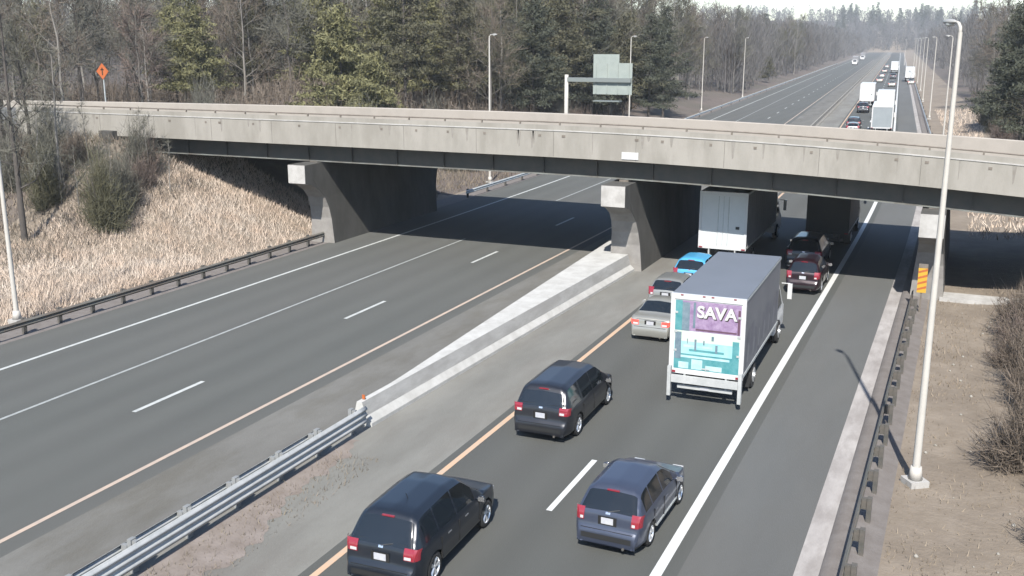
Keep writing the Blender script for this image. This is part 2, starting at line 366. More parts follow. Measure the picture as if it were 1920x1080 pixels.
# weep holes and scuppers as small dark pieces
for i in range(26):
    x = -52+2.55*i+rng.uniform(-.9, .9); mb = MB(); mb.box(x-.07, x+.07*rng.uniform(.6, 1.8), YN-.02, YN-.004, ZT(x)-.62, ZT(x)-.5)
    mb.build('anchor_plate', M['rust'], near_par)
for i in range(34):
    x = rng.uniform(-54, 16); a_ = rng.uniform(.03, .12); h_ = rng.uniform(.25, 1.2); mb = MB(); zt_ = ZT(x)-.32
    mb.quad((x-a_, YN-.004, zt_), (x-a_*.25, YN-.004, zt_-h_), (x+a_*.3, YN-.004, zt_-h_*.9), (x+a_, YN-.004, zt_)); mb.build('water_stain', M['stain'], near_par)
mb = MB(); mb.box(-16.35, -15.45, YN-.05, YN-.004, 6.25, 6.62); mb.build('white_placard', M['p_white'], near_par)  # white placard on the outer face of the near parapet
for k, y in enumerate((52.0, 54.8, 57.6, 60.4, 63.2, 66.0)):
    g = MB()
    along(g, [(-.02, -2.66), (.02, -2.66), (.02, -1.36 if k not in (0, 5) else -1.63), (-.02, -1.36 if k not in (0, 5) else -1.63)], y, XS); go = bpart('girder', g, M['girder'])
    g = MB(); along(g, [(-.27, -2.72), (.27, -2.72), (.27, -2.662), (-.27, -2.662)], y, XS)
    if k == 0:
        g2 = g
    g.build('flange', M['flange'], go)
    if k == 0:
        for x in np.arange(-49, 17, 3.1): g = MB(); g.box(x-.012, x+.012, y-.16, y-.022, ZY(x, y)-2.655, ZY(x, y)-1.70); g.build('stiffener', M['girder'], go)
# diaphragms between girders
mb = MB()
for x in np.arange(-47, 16, 6.2): mb.box(x-.05, x+.05, 52.03, 65.97, ZF(x)-2.1, ZF(x)-1.45)
bpart('cross_frame', mb, M['girder'])
# piers: hammerhead walls
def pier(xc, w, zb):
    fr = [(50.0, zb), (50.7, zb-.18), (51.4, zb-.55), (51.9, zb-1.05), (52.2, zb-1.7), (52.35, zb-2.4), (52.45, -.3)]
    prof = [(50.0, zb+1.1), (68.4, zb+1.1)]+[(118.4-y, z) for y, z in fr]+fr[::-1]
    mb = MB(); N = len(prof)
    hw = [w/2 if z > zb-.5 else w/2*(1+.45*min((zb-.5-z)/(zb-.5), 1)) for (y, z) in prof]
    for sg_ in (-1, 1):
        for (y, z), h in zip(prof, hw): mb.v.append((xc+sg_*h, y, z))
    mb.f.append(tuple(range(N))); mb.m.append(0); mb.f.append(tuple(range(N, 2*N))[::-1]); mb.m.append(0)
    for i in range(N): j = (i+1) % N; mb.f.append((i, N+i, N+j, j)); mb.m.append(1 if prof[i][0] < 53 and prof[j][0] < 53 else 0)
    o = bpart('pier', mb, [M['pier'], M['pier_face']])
    q = MB(); q.box(xc-w/2+.004, xc+w/2-.004, 49.97, 49.997, zb+.01, zb+1.09); q.build('cap_end', M['concrete_pale'], o)  # paler concrete paints sunlight onto the cap end
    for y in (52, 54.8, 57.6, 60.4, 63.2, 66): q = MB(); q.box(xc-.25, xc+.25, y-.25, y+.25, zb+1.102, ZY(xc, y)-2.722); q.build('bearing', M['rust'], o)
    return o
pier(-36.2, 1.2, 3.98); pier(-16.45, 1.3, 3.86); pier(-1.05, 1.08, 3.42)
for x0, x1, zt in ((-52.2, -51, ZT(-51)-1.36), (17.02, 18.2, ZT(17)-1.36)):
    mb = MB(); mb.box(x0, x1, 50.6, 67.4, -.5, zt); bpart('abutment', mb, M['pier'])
for sx, x0, x1 in ((-1, -60, -52.21), (1, 17, 17.01)):
    if sx < 0:
        mb = MB(); mb.box(x0, x1, YN+.002, YN+.3, 2.5, ZT(-55)-1.702); bpart('wing_wall', mb, M['concrete'])
# approach road on the embankment
mb = MB(); mb.box(-300, -52.21, 51.6, 66.6, 6.0, 6.42); tag(mb.build('approach_road', M['deck']), kind='structure')
mb = MB(); mb.box(18.21, 300, 51.6, 66.6, 4.6, 5.4); tag(mb.build('approach_road_far_side', M['deck']), kind='structure')
# slope paving in front of the right pier
mb = MB(); mb.box(-.45, 3.2, 52.3, 53.6, -.2, .13); tag(mb.build('concrete_apron', M['concrete_pale']), kind='structure')

# ------------------------------------------------------------------ median barrier
def lerp(a, b, t): return a+(b-a)*t
mb = MB(); secs = []
for i in range(31):
    t = i/30; y = lerp(26.7, 57.5, t)
    xr = lerp(-16.85, -15.75, t); hz = lerp(.80, .92, t)
    topr = xr-.36; topl = min(topr-.2, lerp(-17.2, -18.55, t**.9))
    secs.append([(topl-.36, y, 0), (topl-.36, y, .08), (topl-.12, y, .30), (topl, y, hz), (topr, y, hz), (xr-.22, y, .34), (xr-.01, y, .12), (xr, y, 0)])
for s in secs: mb.v += s
n = 8
for i in range(30):
    for k in range(n-1): mb.f.append((i*n+k, i*n+k+1, (i+1)*n+k+1, (i+1)*n+k)); mb.m.append(0 if k in (3, 5, 6) else 1)  # top and toe lighter, steep sides darker: light and shade painted in
mb.f.append(tuple(range(n))[::-1]); mb.m.append(0); mb.f.append(tuple(30*n+k for k in range(n))); mb.m.append(0)
bar = mb.build('concrete_barrier', [mat('barrier_concrete_lit', (.66, .66, .63), .85, col2=(.78, .78, .755), scale=1.5, col3=(.5, .49, .46), scale3=1.2, w3=.4, bump=.2, bscale=10), mat('barrier_concrete_shaded', (.52, .52, .50), .88, col2=(.64, .64, .62), scale=1.3, col3=(.42, .41, .39), scale3=1.0, w3=.5, stretch=(1, .6, 2), bump=.2, bscale=10)])
tag(bar, 'white concrete median barrier that widens towards the middle bridge pier', 'barrier')
mb = MB(); mb.tube([(-17.3, 27.0, .75), (-17.3, 27.0, .92)], .03, 8); mb.box(-17.35, -17.25, 26.94, 26.96, .82, .97)
mb.build('reflector', M['orange'], bar)
mb = MB()
for y in np.arange(33, 57, 5.5): mb.box(lerp(-16.98, -16.11, (y-27.4)/30)-.02, lerp(-16.98, -16.11, (y-27.4)/30)+.012, y-.02, y+.02, .3, .8)
# far median barrier beyond the bridge
mb = MB(); mb.sweep([(-.3, 0), (-.3, .08), (-.12, .3), (-.08, .82), (.08, .82), (.12, .3), (.3, .08), (.3, 0)], [(-16.6+C(y), y, 0) for y in ysamp(72, 900)], caps=True)
tag(mb.build('concrete_barrier', M['concrete']), 'long thin grey median barrier running away beyond the bridge', 'barrier')

# ------------------------------------------------------------------ guardrails
def wave(h0, n, depth, side):
    pts = []; hh = .155 if n < 3 else .2
    for i in range(n*8+1):
        a = i/8; pts.append((side*depth*.5*(1-math.cos(2*math.pi*a))*.9-side*.02, h0+i/8*hh))
    return pts
def guardrail(label, X, side, y0, y1, m, step=1.905, waves=2, z=.42, pm='post', group=None, zf=None, postx=.2):
    g = empty('guardrail', (X+C(y0), y0, 0), 0, label, 'guardrail', group)
    inv = (-(X+C(y0)), -y0, 0)
    mb = MB(); path = [(X+C(y), y, 0) for y in ysamp(y0, y1)]
    pr = wave(z, waves, .08, side); th = [(a-side*.006, b) for a, b in pr][::-1]
    mb.sweep(pr+th, path, closed=True, caps=True)
    o = mb.build('beam', m, g, True); o.location = inv
    pb = MB(); pb.box(-.06, .06, -.09, .09, -.3, z+waves*(.155 if waves < 3 else .2)+.03); pme = pb.mesh('post', M[pm])
    bb = MB(); bb.box(-.06 if waves > 2 else -.09, .06 if waves > 2 else .09, -.05, .05, z, z+waves*(.155 if waves < 3 else .2)); bme = bb.mesh('spacer', M[pm])
    k = 0; y = y0+.8
    while y < y1-.3 and k < 100:
        p = link('post', pme, g); p.location = (C(y)+inv[0]+X-side*(postx+.03), y-y0, 0)
        s = link('spacer', bme, p); s.location = (side*(postx*.5+.01), 0, 0)
        y += step if y < 120 else step*3; k += 1
    return g
guardrail('weathered steel guardrail along the dry grass verge on the far left', -36.1, 1, 14, 57, M['weath'], z=.36)
guardrail('grey steel guardrail between the right shoulder and the lamp pole verge', -1.62, -1, 12, 51, M['weath'], z=.38, pm='post')
guardrail('bright galvanised triple-wave guardrail on the median facing the stopped cars', -16.86, 1, 8, 26.4, M['galv_l'], waves=3, z=.24, step=1.9, pm='galv_d', postx=.22)
guardrail('thin rear guardrail of the median facing the empty lanes', -17.42, -1, 8, 24.3, M['galv'], z=.36, step=1.9, pm='galv_d', postx=.14)
guardrail('faint guardrail along the left edge of the road beyond the bridge', -35.9, 1, 72, 560, M['galv'], z=.36, step=3.8)
guardrail('faint guardrail along the right verge beyond the bridge', -1.3, -1, 70, 500, M['galv'], z=.36, step=3.8)

# ------------------------------------------------------------------ street lamps
def lamp_proto(side):
    g = empty('street_lamp', (0, 0, 0))
    mb = MB(); mb.box(-.28, .28, -.28, .28, -.4, .12); mb.build('base', M['concrete_pale'], g)
    mb = MB(); mb.tube([(0, 0, .12), (0, 0, .5)], [.2, .15], 12); mb.tube([(0, 0, .5), (0, 0, 3.5), (0, 0, 6.5), (0, 0, 9.5), (0, 0, 12.5)], [.11, .095, .082, .068, .055], 12, False); mb.build('pole', M['pole'], g, True)
    s = side; mb = MB(); mb.tube([(0, 0, 12.4), (s*.02, 0, 12.62), (s*.1, 0, 12.72), (s*.25, 0, 12.76)], [.05, .045, .04, .035], 8); mb.build('arm', M['pole'], g, True)
    mb = MB()
    pts = [(s*(.2+.07*i), 0, 12.76) for i in range(9)]; rr = [.04, .07, .10, .12, .125, .12, .11, .08, .03]
    mb.tube(pts, rr, 10); mb.v = [(x, y, 12.76+(z-12.76)*.6) for x, y, z in mb.v]
    h = mb.build('lamp_head', M['lamp_head'], g, True)
    mb = MB(); mb.tube([(s*(.33+.07*i), 0, 12.71) for i in range(5)], [.03, .1, .12, .1, .03], 8); mb.v = [(x, y, 12.70+(z-12.71)*.5) for x, y, z in mb.v]
    mb.build('lens', M['lens'], h, True)
    return g
lampR = lamp_proto(-1); lampL = lamp_proto(1)
lampR.location = (-.4, 29.3, 0); lampR.rotation_euler = (0, 0, R(-55)); tag(lampR, 'tall pale lamp pole on the bare verge in the right foreground', 'street lamp', 'lamp poles along the right verge')
lampL.location = (-37.75, 30.9, .15); tag(lampL, 'lamp pole cut by the left picture edge beside the tall grass', 'street lamp', 'lamp poles along the left verge')
for y, x, s in ((81.5, -38.1, 'lamp pole standing left of the cantilever road sign above the parapet'), (127, -37.9, 'lamp pole rising through the back of the cantilever road sign'), (181, -38.2, 'lamp pole just right of the dark pines at the start of the far verge'), (226, -37.3, 'lamp pole in front of the grey wood, second beyond the road sign')):
    l = copy_tree(lampL); l.location = (x+C(y), y, 0); l['label'] = s
k = 0
for y, x, s in ((128, -.4, 'nearest lamp pole beyond the bridge on the right verge'), (178, -.6, 'second lamp pole beyond the bridge on the right verge'), (228, -.7, 'third lamp pole beyond the bridge on the right verge'), (276, -.4, 'fourth and smaller lamp pole beyond the bridge on the right'), (326, -.4, 'fifth lamp pole beyond the bridge, among the thin far poles'), (385, -.4, 'sixth lamp pole beyond the bridge, among the thin far poles'), (445, -.4, 'farthest thin lamp pole of the row on the right verge'), (560, -3.5, 'tiny lamp pole by the end of the white edge line')):
    l = copy_tree(lampR); l.rotation_euler = (0, 0, 0); l.location = (x+C(y), y, 0); l['label'] = s

# ------------------------------------------------------------------ signs
Yg = 104
sg = empty('road_sign_gantry', (-39.75, Yg, 0), 0, 'cantilever road sign seen from its pale blank back beyond the bridge', 'road sign')
mb = MB(); mb.tube([(0, 0, -.5), (0, 0, 8.7)], [.24, .2], 14); mb.build('post', M['pole'], sg, True)
mb = MB(); mb.box(.1, 7.2, -.16, .16, 7.98, 8.42); mb.build('arm', M['sign_pipe'], sg)
mb = MB(); mb.box(2.95, 7.25, .18, .23, 6.7, 9.95); mb.box(2.95, 5.8, .18, .23, 9.952, 10.85)
pn = mb.build('sign_panel', M['sign_back'], sg)
mb = MB()
for x in (3.3, 4.5, 5.7, 6.9): mb.box(x-.04, x+.04, .1, .178, 6.8, 9.9)
mb.build('bracket', M['sign_back'], pn)
mb = MB(); mb.box(3.1, 6.0, -.2, .9, 5.95, 6.05); mb.build('catwalk', M['sign_pipe'], sg)
sx, sy = -73.1, 72
ws = empty('warning_sign', (sx, sy, ground(sx, sy)), 0, 'orange diamond warning sign at the edge of the woods on the left', 'road sign')
zg = 9.5-ground(sx, sy)
rt = Matrix.Rotation(R(45), 3, 'Y')
mb = MB(); mb.box(-.52, .52, -.02, .02, -.52, .52, rt, (0, 0, zg)); mb.build('sign_face', M['orange'], ws)
mb = MB(); mb.box(-.06, .06, -.03, -.021, -.34, .34, None); mb.v = [(x, y, z+zg) for x, y, z in mb.v]; mb.box(-.2, .2, -.03, -.021, zg+.1, zg+.2); mb.build('sign_symbol', M['ink'], ws.children[0])
mb = MB(); mb.box(-.05, .05, .022, .1, -.5, zg+.3); mb.build('post', M['galv'], ws)
om = empty('object_marker', (-1.22, 49.4, 0), 0, 'amber striped hazard marker standing before the right bridge pier', 'hazard marker')
mb = MB(); mb.box(-.2, .2, -.02, .02, .95, 2.1); pf = mb.build('panel', M['yellow'], om)
mb = MB()
for i in range(4):
    z = 1.05+.27*i
    mb.quad((-.195, -.026, z), (-.195, -.026, z+.09), (.195, -.026, z+.26-.02), (.195, -.026, z+.15-.02))
mb.build('stripe', M['orange'], pf)
mb = MB(); mb.box(-.04, .04, .022, .09, -.3, 2.2); mb.box(-.2, .2, .0221, .06, 2.11, 2.3); mb.build('post', M['rust'], om)

# ------------------------------------------------------------------ cars
def interp(pts, x):
    for i in range(len(pts)-1):
        if x <= pts[i+1][0]:
            a, b = pts[i], pts[i+1]; t = (x-a[0])/max(b[0]-a[0], 1e-6); t = min(max(t, 0), 1); return a[1]+(b[1]-a[1])*t
    return pts[-1][1]
def make_car(name, P):
    """P: L, W, prof [(y,z)..] rear-bottom over the roof to front-bottom, belt, zb, wheels (y), r, glass spans"""
    L, W, belt, zb = P['L'], P['W'], P['belt'], P.get('zb', .24)
    prof = P['prof']; root = empty(name, (0, 0, 0))
    st = []; acc = 0
    for i in range(len(prof)-1):
        (ya, za), (yb, zb2) = prof[i], prof[i+1]; d = math.hypot(yb-ya, zb2-za); n = max(1, int(d/.055))
        for k in range(n): st.append((ya+(yb-ya)*k/n, za+(zb2-za)*k/n))
    st.append(prof[-1])
    # light smoothing
    A = np.array(st)
    for _ in range(3): A[1:-1] = A[:-2]*.25+A[1:-1]*.5+A[2:]*.25
    cnt = [8, 4, 7, 4, 7, 2, 3]
    hl = L/2
    rings = []; zb_ = zb
    for (y, zt) in A:
        e = hl-abs(y); pw = 1-P.get('taper', .17)*max(0, 1-e/.55)**2.2
        if y > 0: pw -= .10*max(0, 1-e/1.1)**1.5
        hw = W/2*pw
        bl = belt+.02*(-y/hl)
        z3 = min(bl, zt-.03); z3 = max(z3, zb_+.03)
        over = max(zt-bl, 0); wt = hw-.04-over*P.get('tumble', .34)
        if over < .02: wt = hw-.05
        rc = min(.16, .05+over*.4); zr = max(zt-.07-.02*(over > .3), z3+.005) if zt-.07 > z3 else max(zt-.015, z3)
        zm = zb_+(z3-zb_)*.62; 
        pts = [(0, zt+.035*(1 if over > .2 else .6)), (wt-rc, zt), (wt, min(zr, zt)), (hw-.03, z3), (hw, zm), (hw-.02, zb_+.10 if zm > zb_+.12 else zb_+.4*(zm-zb_)), (hw-.10, zb_), (0, zb_)]
        ring = []
        for i, c in enumerate(cnt):
            for k in range(c): t = k/c; ring.append((pts[i][0]+(pts[i+1][0]-pts[i][0])*t, y, pts[i][1]+(pts[i+1][1]-pts[i][1])*t))
        ring.append((pts[-1][0], y, pts[-1][1])); rings.append(ring)
    i01, i12, i23 = 0, 8, 12; i34 = 19
    nr = len(rings[0]); ns = len(rings)
    groups = {}
    wr = P['r']; arch = wr+.055
    def cls(s, k, side):
        y = (A[s][0]+A[s+1][0])/2; zt = (A[s][1]+A[s+1][1])/2
        q = [rings[s][k], rings[s][k+1], rings[s+1][k], rings[s+1][k+1]]
        cx = sum(p[0] for p in q)/4; cz = sum(p[2] for p in q)/4
        for wy in P['wheels']:
            if (y-wy)**2+(cz-wr)**2 < arch**2 and k >= 19 and cx > W/2-.45: return None
        for nm, (y0, y1, z0, z1) in P['top_glass'].items():
            if y0 <= y <= y1 and z0 <= zt <= z1 and k < 10: return nm
        if i23 <= k < i34-1 and zt-belt > .28:
            for (y0, y1) in P['side_glass']:
                # windows slant with the pillars
                if y0 <= y <= y1 and zt-.0 > belt+.3: return 'side_window'
        if cz < P.get('clad', .0) and k >= 19: return 'lower_trim'
        if y < -hl+.35 and cz < P.get('bumper', .62) and P.get('bumper'): return 'rear_bumper'
        return 'body'
    for side in (1, -1):
        for s in range(ns-1):
            for k in range(nr-1):
                g = cls(s, k, side)
                if g is None: continue
                q = [rings[s][k], rings[s][k+1], rings[s+1][k+1], rings[s+1][k]]
                q = [(side*x, y, z) for x, y, z in q]
                # snap arch verts
                q2 = []
                for (x, y, z) in q:
                    for wy in P['wheels']:
                        d = math.hypot(y-wy, z-wr)
                        if abs(x) > W/2-.4 and z < belt-.1 and d < arch+.02 and d > 1e-3 and d > arch-.075:
                            y = wy+(y-wy)*arch/d; z = max(wr+(z-wr)*arch/d, zb)
                    q2.append((x, y, z))
                if side < 0: q2 = q2[::-1]
                key = g if g != 'side_window' else (g, side, [i for i, (a, b) in enumerate(P['side_glass']) if a <= (A[s][0]+A[s+1][0])/2 <= b][0])
                groups.setdefault(key, []).append(q2)
    mats = {'body': P['paint'], 'rear_window': M['glass'], 'windshield': M['glass'], 'side_window': M['glass'], 'lower_trim': M['black'], 'rear_bumper': P.get('bmat', P['paint']), 'sunroof': M['glass']}
    for key, qs in groups.items():
        nm = key if isinstance(key, str) else key[0]
        idx = {}; V = []; Fc = []
        for q in qs:
            f = []
            for p in q:
                kk = (round(p[0], 4), round(p[1], 4), round(p[2], 4))
                if kk not in idx: idx[kk] = len(V); V.append(kk)
                if not f or f[-1] != idx[kk]: f.append(idx[kk])
            f = list(dict.fromkeys(f))
            if len(f) >= 3: Fc.append(tuple(f))
        me = bpy.data.meshes.new(nm); me.from_pydata(V, [], Fc); me.materials.append(mats[nm])
        me.polygons.foreach_set('use_smooth', [True]*len(Fc)); me.validate(); me.update()
        link(nm, me, root)
    # underbody and wheel housings
    mb = MB(); mb.box(-W/2+.14, W/2-.14, -hl+.35, hl-.35, zb-.06, zb+.02)
    for wy in P['wheels']: mb.box(-W/2+.10, W/2-.10, wy-arch, wy+arch, zb, wr+arch-.02)
    mb.build('underbody', M['well'], root)
    # wheels
    for wy in P['wheels']:
        for s in (-1, 1):
            wh = empty('wheel', (s*(W/2-.115), wy, wr)); wh.parent = root
            mb = MB(); n = 24; sec = [(-.1, wr*.66), (-.11, wr*.86), (-.085, wr*.98), (0, wr), (.085, wr*.98), (.11, wr*.86), (.1, wr*.66)]
            for i in range(n):
                t = 2*math.pi*i/n
                for a, r in sec: mb.v.append((a, r*math.cos(t), r*math.sin(t)))
            m_ = len(sec)
            for i in range(n):
                for k in range(m_-1): j = (i+1) % n; mb.f.append((i*m_+k, i*m_+k+1, j*m_+k+1, j*m_+k)); mb.m.append(0)
            mb.build('tyre', M['tyre'], wh, True)
            mb = MB(); R0 = wr*.66; mb.tube([(s*.02, 0, 0), (s*.06, 0, 0)], .05, 10)
            for i in range(5):
                t = 2*math.pi*i/5; c, s_ = math.cos(t), math.sin(t)
                for off in (-.16, .16):
                    a = t+off; mb.tube([(s*.055, .03*math.cos(t), .03*math.sin(t)), (s*.075, R0*math.cos(a), R0*math.sin(a))], [.03, .024], 5)
            for i in range(n):
                t, t2 = 2*math.pi*i/n, 2*math.pi*(i+1)/n
                mb.quad(*[(s*a, r*math.cos(q), r*math.sin(q)) for a, r, q in ((.098, R0, t), (.07, R0*.93, t), (.07, R0*.93, t2), (.098, R0, t2))])
                mb.quad(*[(s*a, r*math.cos(q), r*math.sin(q)) for a, r, q in ((.07, R0*.93, t), (.0, R0*.92, t), (.0, R0*.92, t2), (.07, R0*.93, t2))])
            mb.build('rim', M['rim'], wh)
            mb = MB(); mb.tube([(s*-.02, 0, 0), (s*.0, 0, 0)], R0*.93, 16); mb.build('brake_disc', M['post'], wh)
    # details
    def rear_at(z):                                         # y of the tail at height z
        best = min((abs(zz-z)+(10 if y > 0 else 0), y) for y, zz in A); return best[1]
    for s in (-1, 1):
        z0, z1 = P['tail_z']; xo = W/2*(.985-P.get('taper', .17)*.7); xi = xo-P.get('tail_w', .2)
        mb = MB(); NN = 6
        for i in range(NN):
            za = z0+(z1-z0)*i/NN; zc = z0+(z1-z0)*(i+1)/NN; ya, yc = rear_at(za), rear_at(zc)
            def hwf(y): e = hl-abs(y); return W/2*(1-P.get('taper', .17)*max(0, 1-e/.55)**2.2)-.018
            def cor(yr): return [(min(xi, hwf(yr)), yr-.018), (hwf(yr)-.05, yr-.014), (hwf(yr)+.004, yr+.01), (hwf(yr+.07)+.012, yr+.07), (hwf(yr+.15)+.014, yr+.15)]
            qa, qc = cor(ya), cor(yc)
            for w_ in range(4): mb.quad((s*qa[w_][0], qa[w_][1], za), (s*qa[w_+1][0], qa[w_+1][1], za), (s*qc[w_+1][0], qc[w_+1][1], zc), (s*qc[w_][0], qc[w_][1], zc))
        me = mb.build('taillight', M[P.get('tail_mat', 'tail')], root)
        mb = MB(); zz = z0+.02; yy = rear_at(zz)
        mb.quad((s*(xi+.02), yy-.024, zz), (s*(xo-.07), yy-.02, zz), (s*(xo-.07), rear_at(zz+.07)-.02, zz+.07), (s*(xi+.02), rear_at(zz+.07)-.024, zz+.07)); mb.build('reverse_light', M['head'], me)
        # mirror
        my = P['mirror_y']; mb = MB(); mb.box(-.02, .02, -.03, .03, -.05, .06)
        mb.v = []; mb.f = []; mb.m = []
        mb.tube([(s*(W/2-.06), my, belt+.02), (s*(W/2+.06), my, belt+.05)], .025, 6)
        mb.tube([(s*(W/2+.13), my-.05, belt+.07), (s*(W/2+.13), my-.03, belt+.07), (s*(W/2+.13), my+.05, belt+.07), (s*(W/2+.13), my+.1, belt+.07)], [.085, .1, .08, .03], 10)
        mo = mb.build('mirror', P['paint'], root, True)
        mb = MB(); mb.box(s*(W/2+.13)-.085, s*(W/2+.13)+.085, my-.062, my-.055, belt+.01, belt+.13); mb.build('mirror_glass', M['chrome'], mo)
        for hy in P['handles']:
            mb = MB(); mb.box(s*(W/2-.03)-.015, s*(W/2-.03)+.02, hy-.09, hy+.09, belt-.14, belt-.11); mb.build('door_handle', M['chrome'] if P.get('chrome_h') else P['paint'], root)
        # headlight
        hy = hl-.22; mb = MB(); mb.box(s*(W/2*.62)-.15, s*(W/2*.62)+.15, hl-.16, hl-.005, P['hz']-.16, P['hz']-.05); mb.build('headlight', M['head'], root)
        if P.get('rails'):
            y0, y1 = P['rails']; zt = interp([(y, z) for y, z in A if y0-.3 < y < y1+.3], y0)
            xr = W/2-.04-(P['Hr']-belt)*P.get('tumble', .34)-.07
            mb = MB(); mb.tube([(s*xr, y0, P['Hr']-.02), (s*xr, y0+.12, P['Hr']+.05), (s*xr, y1-.12, P['Hr']+.05), (s*xr, y1, P['Hr']-.02)], .02, 6); mb.build('roof_rail', M['galv'] if P.get('rail_light') else M['black'], root)
        if P.get('seams'):
            for y in P['seams']: mb = MB(); mb.box(s*(W/2-.012)-.016, s*(W/2-.012)+.016, y-.007, y+.007, zb+.16, belt-.05); mb.build('door_seam', M['well'], root)
        if P.get('moulding'):
            mb = MB(); mb.box(s*(W/2-.02)-.03, s*(W/2-.02)+.026, P['wheels'][0]+arch+.05, P['wheels'][1]-arch-.05, zb+.12, zb+.17); mb.build('door_moulding', M['galv'], root)
    pz = P['plate_z']; py = rear_at(pz); mb = MB(); mb.box(-.155, .155, py-.035, py-.02, pz-.08, pz+.08); mb.build('number_plate', M['plate'], root)
    mb = MB(); mb.box(-.24, .24, py-.018, py-.012, pz-.12, pz+.11); mb.build('plate_recess', M['well'], root)
    def band(name, z, dz, w_, mm, off=.014):
        mb = MB(); mb.quad((-w_, rear_at(z)-off, z), (w_, rear_at(z)-off, z), (w_, rear_at(z+dz)-off, z+dz), (-w_, rear_at(z+dz)-off, z+dz)); mb.build(name, mm, root)
    band('tailgate_seam', P.get('bumper', .0) and .60 or .60, .018, W*.37, M['well'])
    band('tailgate_seam', P['tail_z'][1]+.03, .014, W*.33, M['well'])
    band('badge', P['tail_z'][1]-.08, .05, .06, M['chrome'], .02)
    if P.get('bumper'):
        band('bumper_trim', .36, .14, W*.36, M['black'], .012)
        mb = MB(); zt_ = P['Hr']-.07; yy = rear_at(P['Hr']-.12); mb.box(-.16, .16, yy-.03, yy+.02, zt_-.03, zt_); mb.build('high_brake_light', M['tail'], root)
    if P.get('wiper'):
        z = P['wiper']; mb = MB(); mb.tube([(.0, rear_at(z)-.03, z), (.28, rear_at(z+.06)-.03, z+.06)], .012, 5); mb.build('wiper', M['black'], root)
    if P.get('antenna'):
        mb = MB(); mb.tube([(.1, P['antenna'], P['Hr']), (.1, P['antenna']-.12, P['Hr']+.2)], .009, 5); mb.build('antenna', M['black'], root)
    if P.get('spoiler'):
        y, z = P['spoiler']; mb = MB(); mb.box(-W*.33, W*.33, y-.16, y+.1, z-.03, z+.012); mb.build('spoiler', P['paint'], root, False)
    mb = MB(); mb.tube([(W*.25, -hl+.2, zb-.0), (W*.25, -hl-.01, zb+.0)], .035, 8); mb.build('exhaust', M['post'], root)
    return root
def hatch_prof(L, Hr, zb, deck, bumper_z, slope_y, roof_f, hood_y, hood_z, nose_z=.72, rear_lean=.12):
    h = L/2
    return [(-h+.03, zb), (-h, zb+.12), (-h, bumper_z), (-h+.10, bumper_z+.05), (-h+.10+rear_lean*.3, deck), (-h+slope_y, Hr-.04), (-h+slope_y+.3, Hr+.0), (-.15, Hr+.02), (roof_f, Hr-.03), (hood_y, hood_z), (h-.35, hood_z-.12), (h-.06, nose_z), (h, .5), (h-.04, zb)]
def sedan_prof(L, Hr, zb, deck, win_y0, win_y1, roof_f, hood_y, hood_z):
    h = L/2
    return [(-h+.03, zb), (-h, zb+.12), (-h, .56), (-h+.07, .62), (-h+.1, deck-.06), (-h+.2, deck), (win_y0, deck+.03), (win_y1, Hr-.02), (win_y1+.35, Hr+.01), (roof_f-.3, Hr), (roof_f, Hr-.04), (hood_y, hood_z), (h-.35, hood_z-.12), (h-.06, .68), (h, .48), (h-.04, zb)]
PROTO = {}
def suv_spec(paint, L=4.75, W=1.92, Hr=1.72, **k):
    h = L/2
    P = dict(L=L, W=W, belt=1.02, paint=paint, Hr=Hr, zb=.27, wheels=(-h+.95, h-.93), r=.36,
             prof=hatch_prof(L, Hr, .27, 1.06, .62, .62, h-1.95, h-1.12, 1.08),
             top_glass={'rear_window': (-h+.05, -h+.56, 1.10, Hr-.1), 'windshield': (h-1.93, h-1.14, 1.12, Hr-.07)},
             side_glass=[(-h+.62, -h+1.25), (-h+1.33, -h+2.22), (-h+2.30, h-1.62)], tail_z=(.82, 1.15), plate_z=.86, mirror_y=h-1.55, handles=(-h+1.75, -h+2.7), hz=.78,
             seams=(-h+1.3, -h+2.26, h-1.42), wiper=1.12, bumper=.64, bmat=paint)
    P.update(k); return P
def sedan_spec(paint, L=4.7, W=1.82, Hr=1.45, **k):
    h = L/2
    P = dict(L=L, W=W, belt=.93, paint=paint, Hr=Hr, zb=.2, wheels=(-h+1.0, h-.92), r=.325,
             prof=sedan_prof(L, Hr, .2, 1.0, -h+.85, -h+1.5, h-2.05, h-1.3, .96),
             top_glass={'rear_window': (-h+.88, -h+1.48, 1.04, Hr-.05), 'windshield': (h-2.03, h-1.33, 1.0, Hr-.06)},
             side_glass=[(-h+1.35, -h+2.1), (-h+2.18, h-1.75)], tail_z=(.68, .88), tail_w=.3, plate_z=.78, mirror_y=h-1.75, handles=(-h+1.9, -h+2.75), hz=.6,
             seams=(-h+2.14, h-1.6), bumper=.0, tumble=.42)
    P.update(k); return P
def place(o, x, y, rz=0, label=None, cat='car', group=None, z=0.0):
    o.location = (x, y, z); o.rotation_euler = (0, 0, rz); tag(o, label, cat, group); return o
QG = 'vehicles queued in the two lanes heading away'
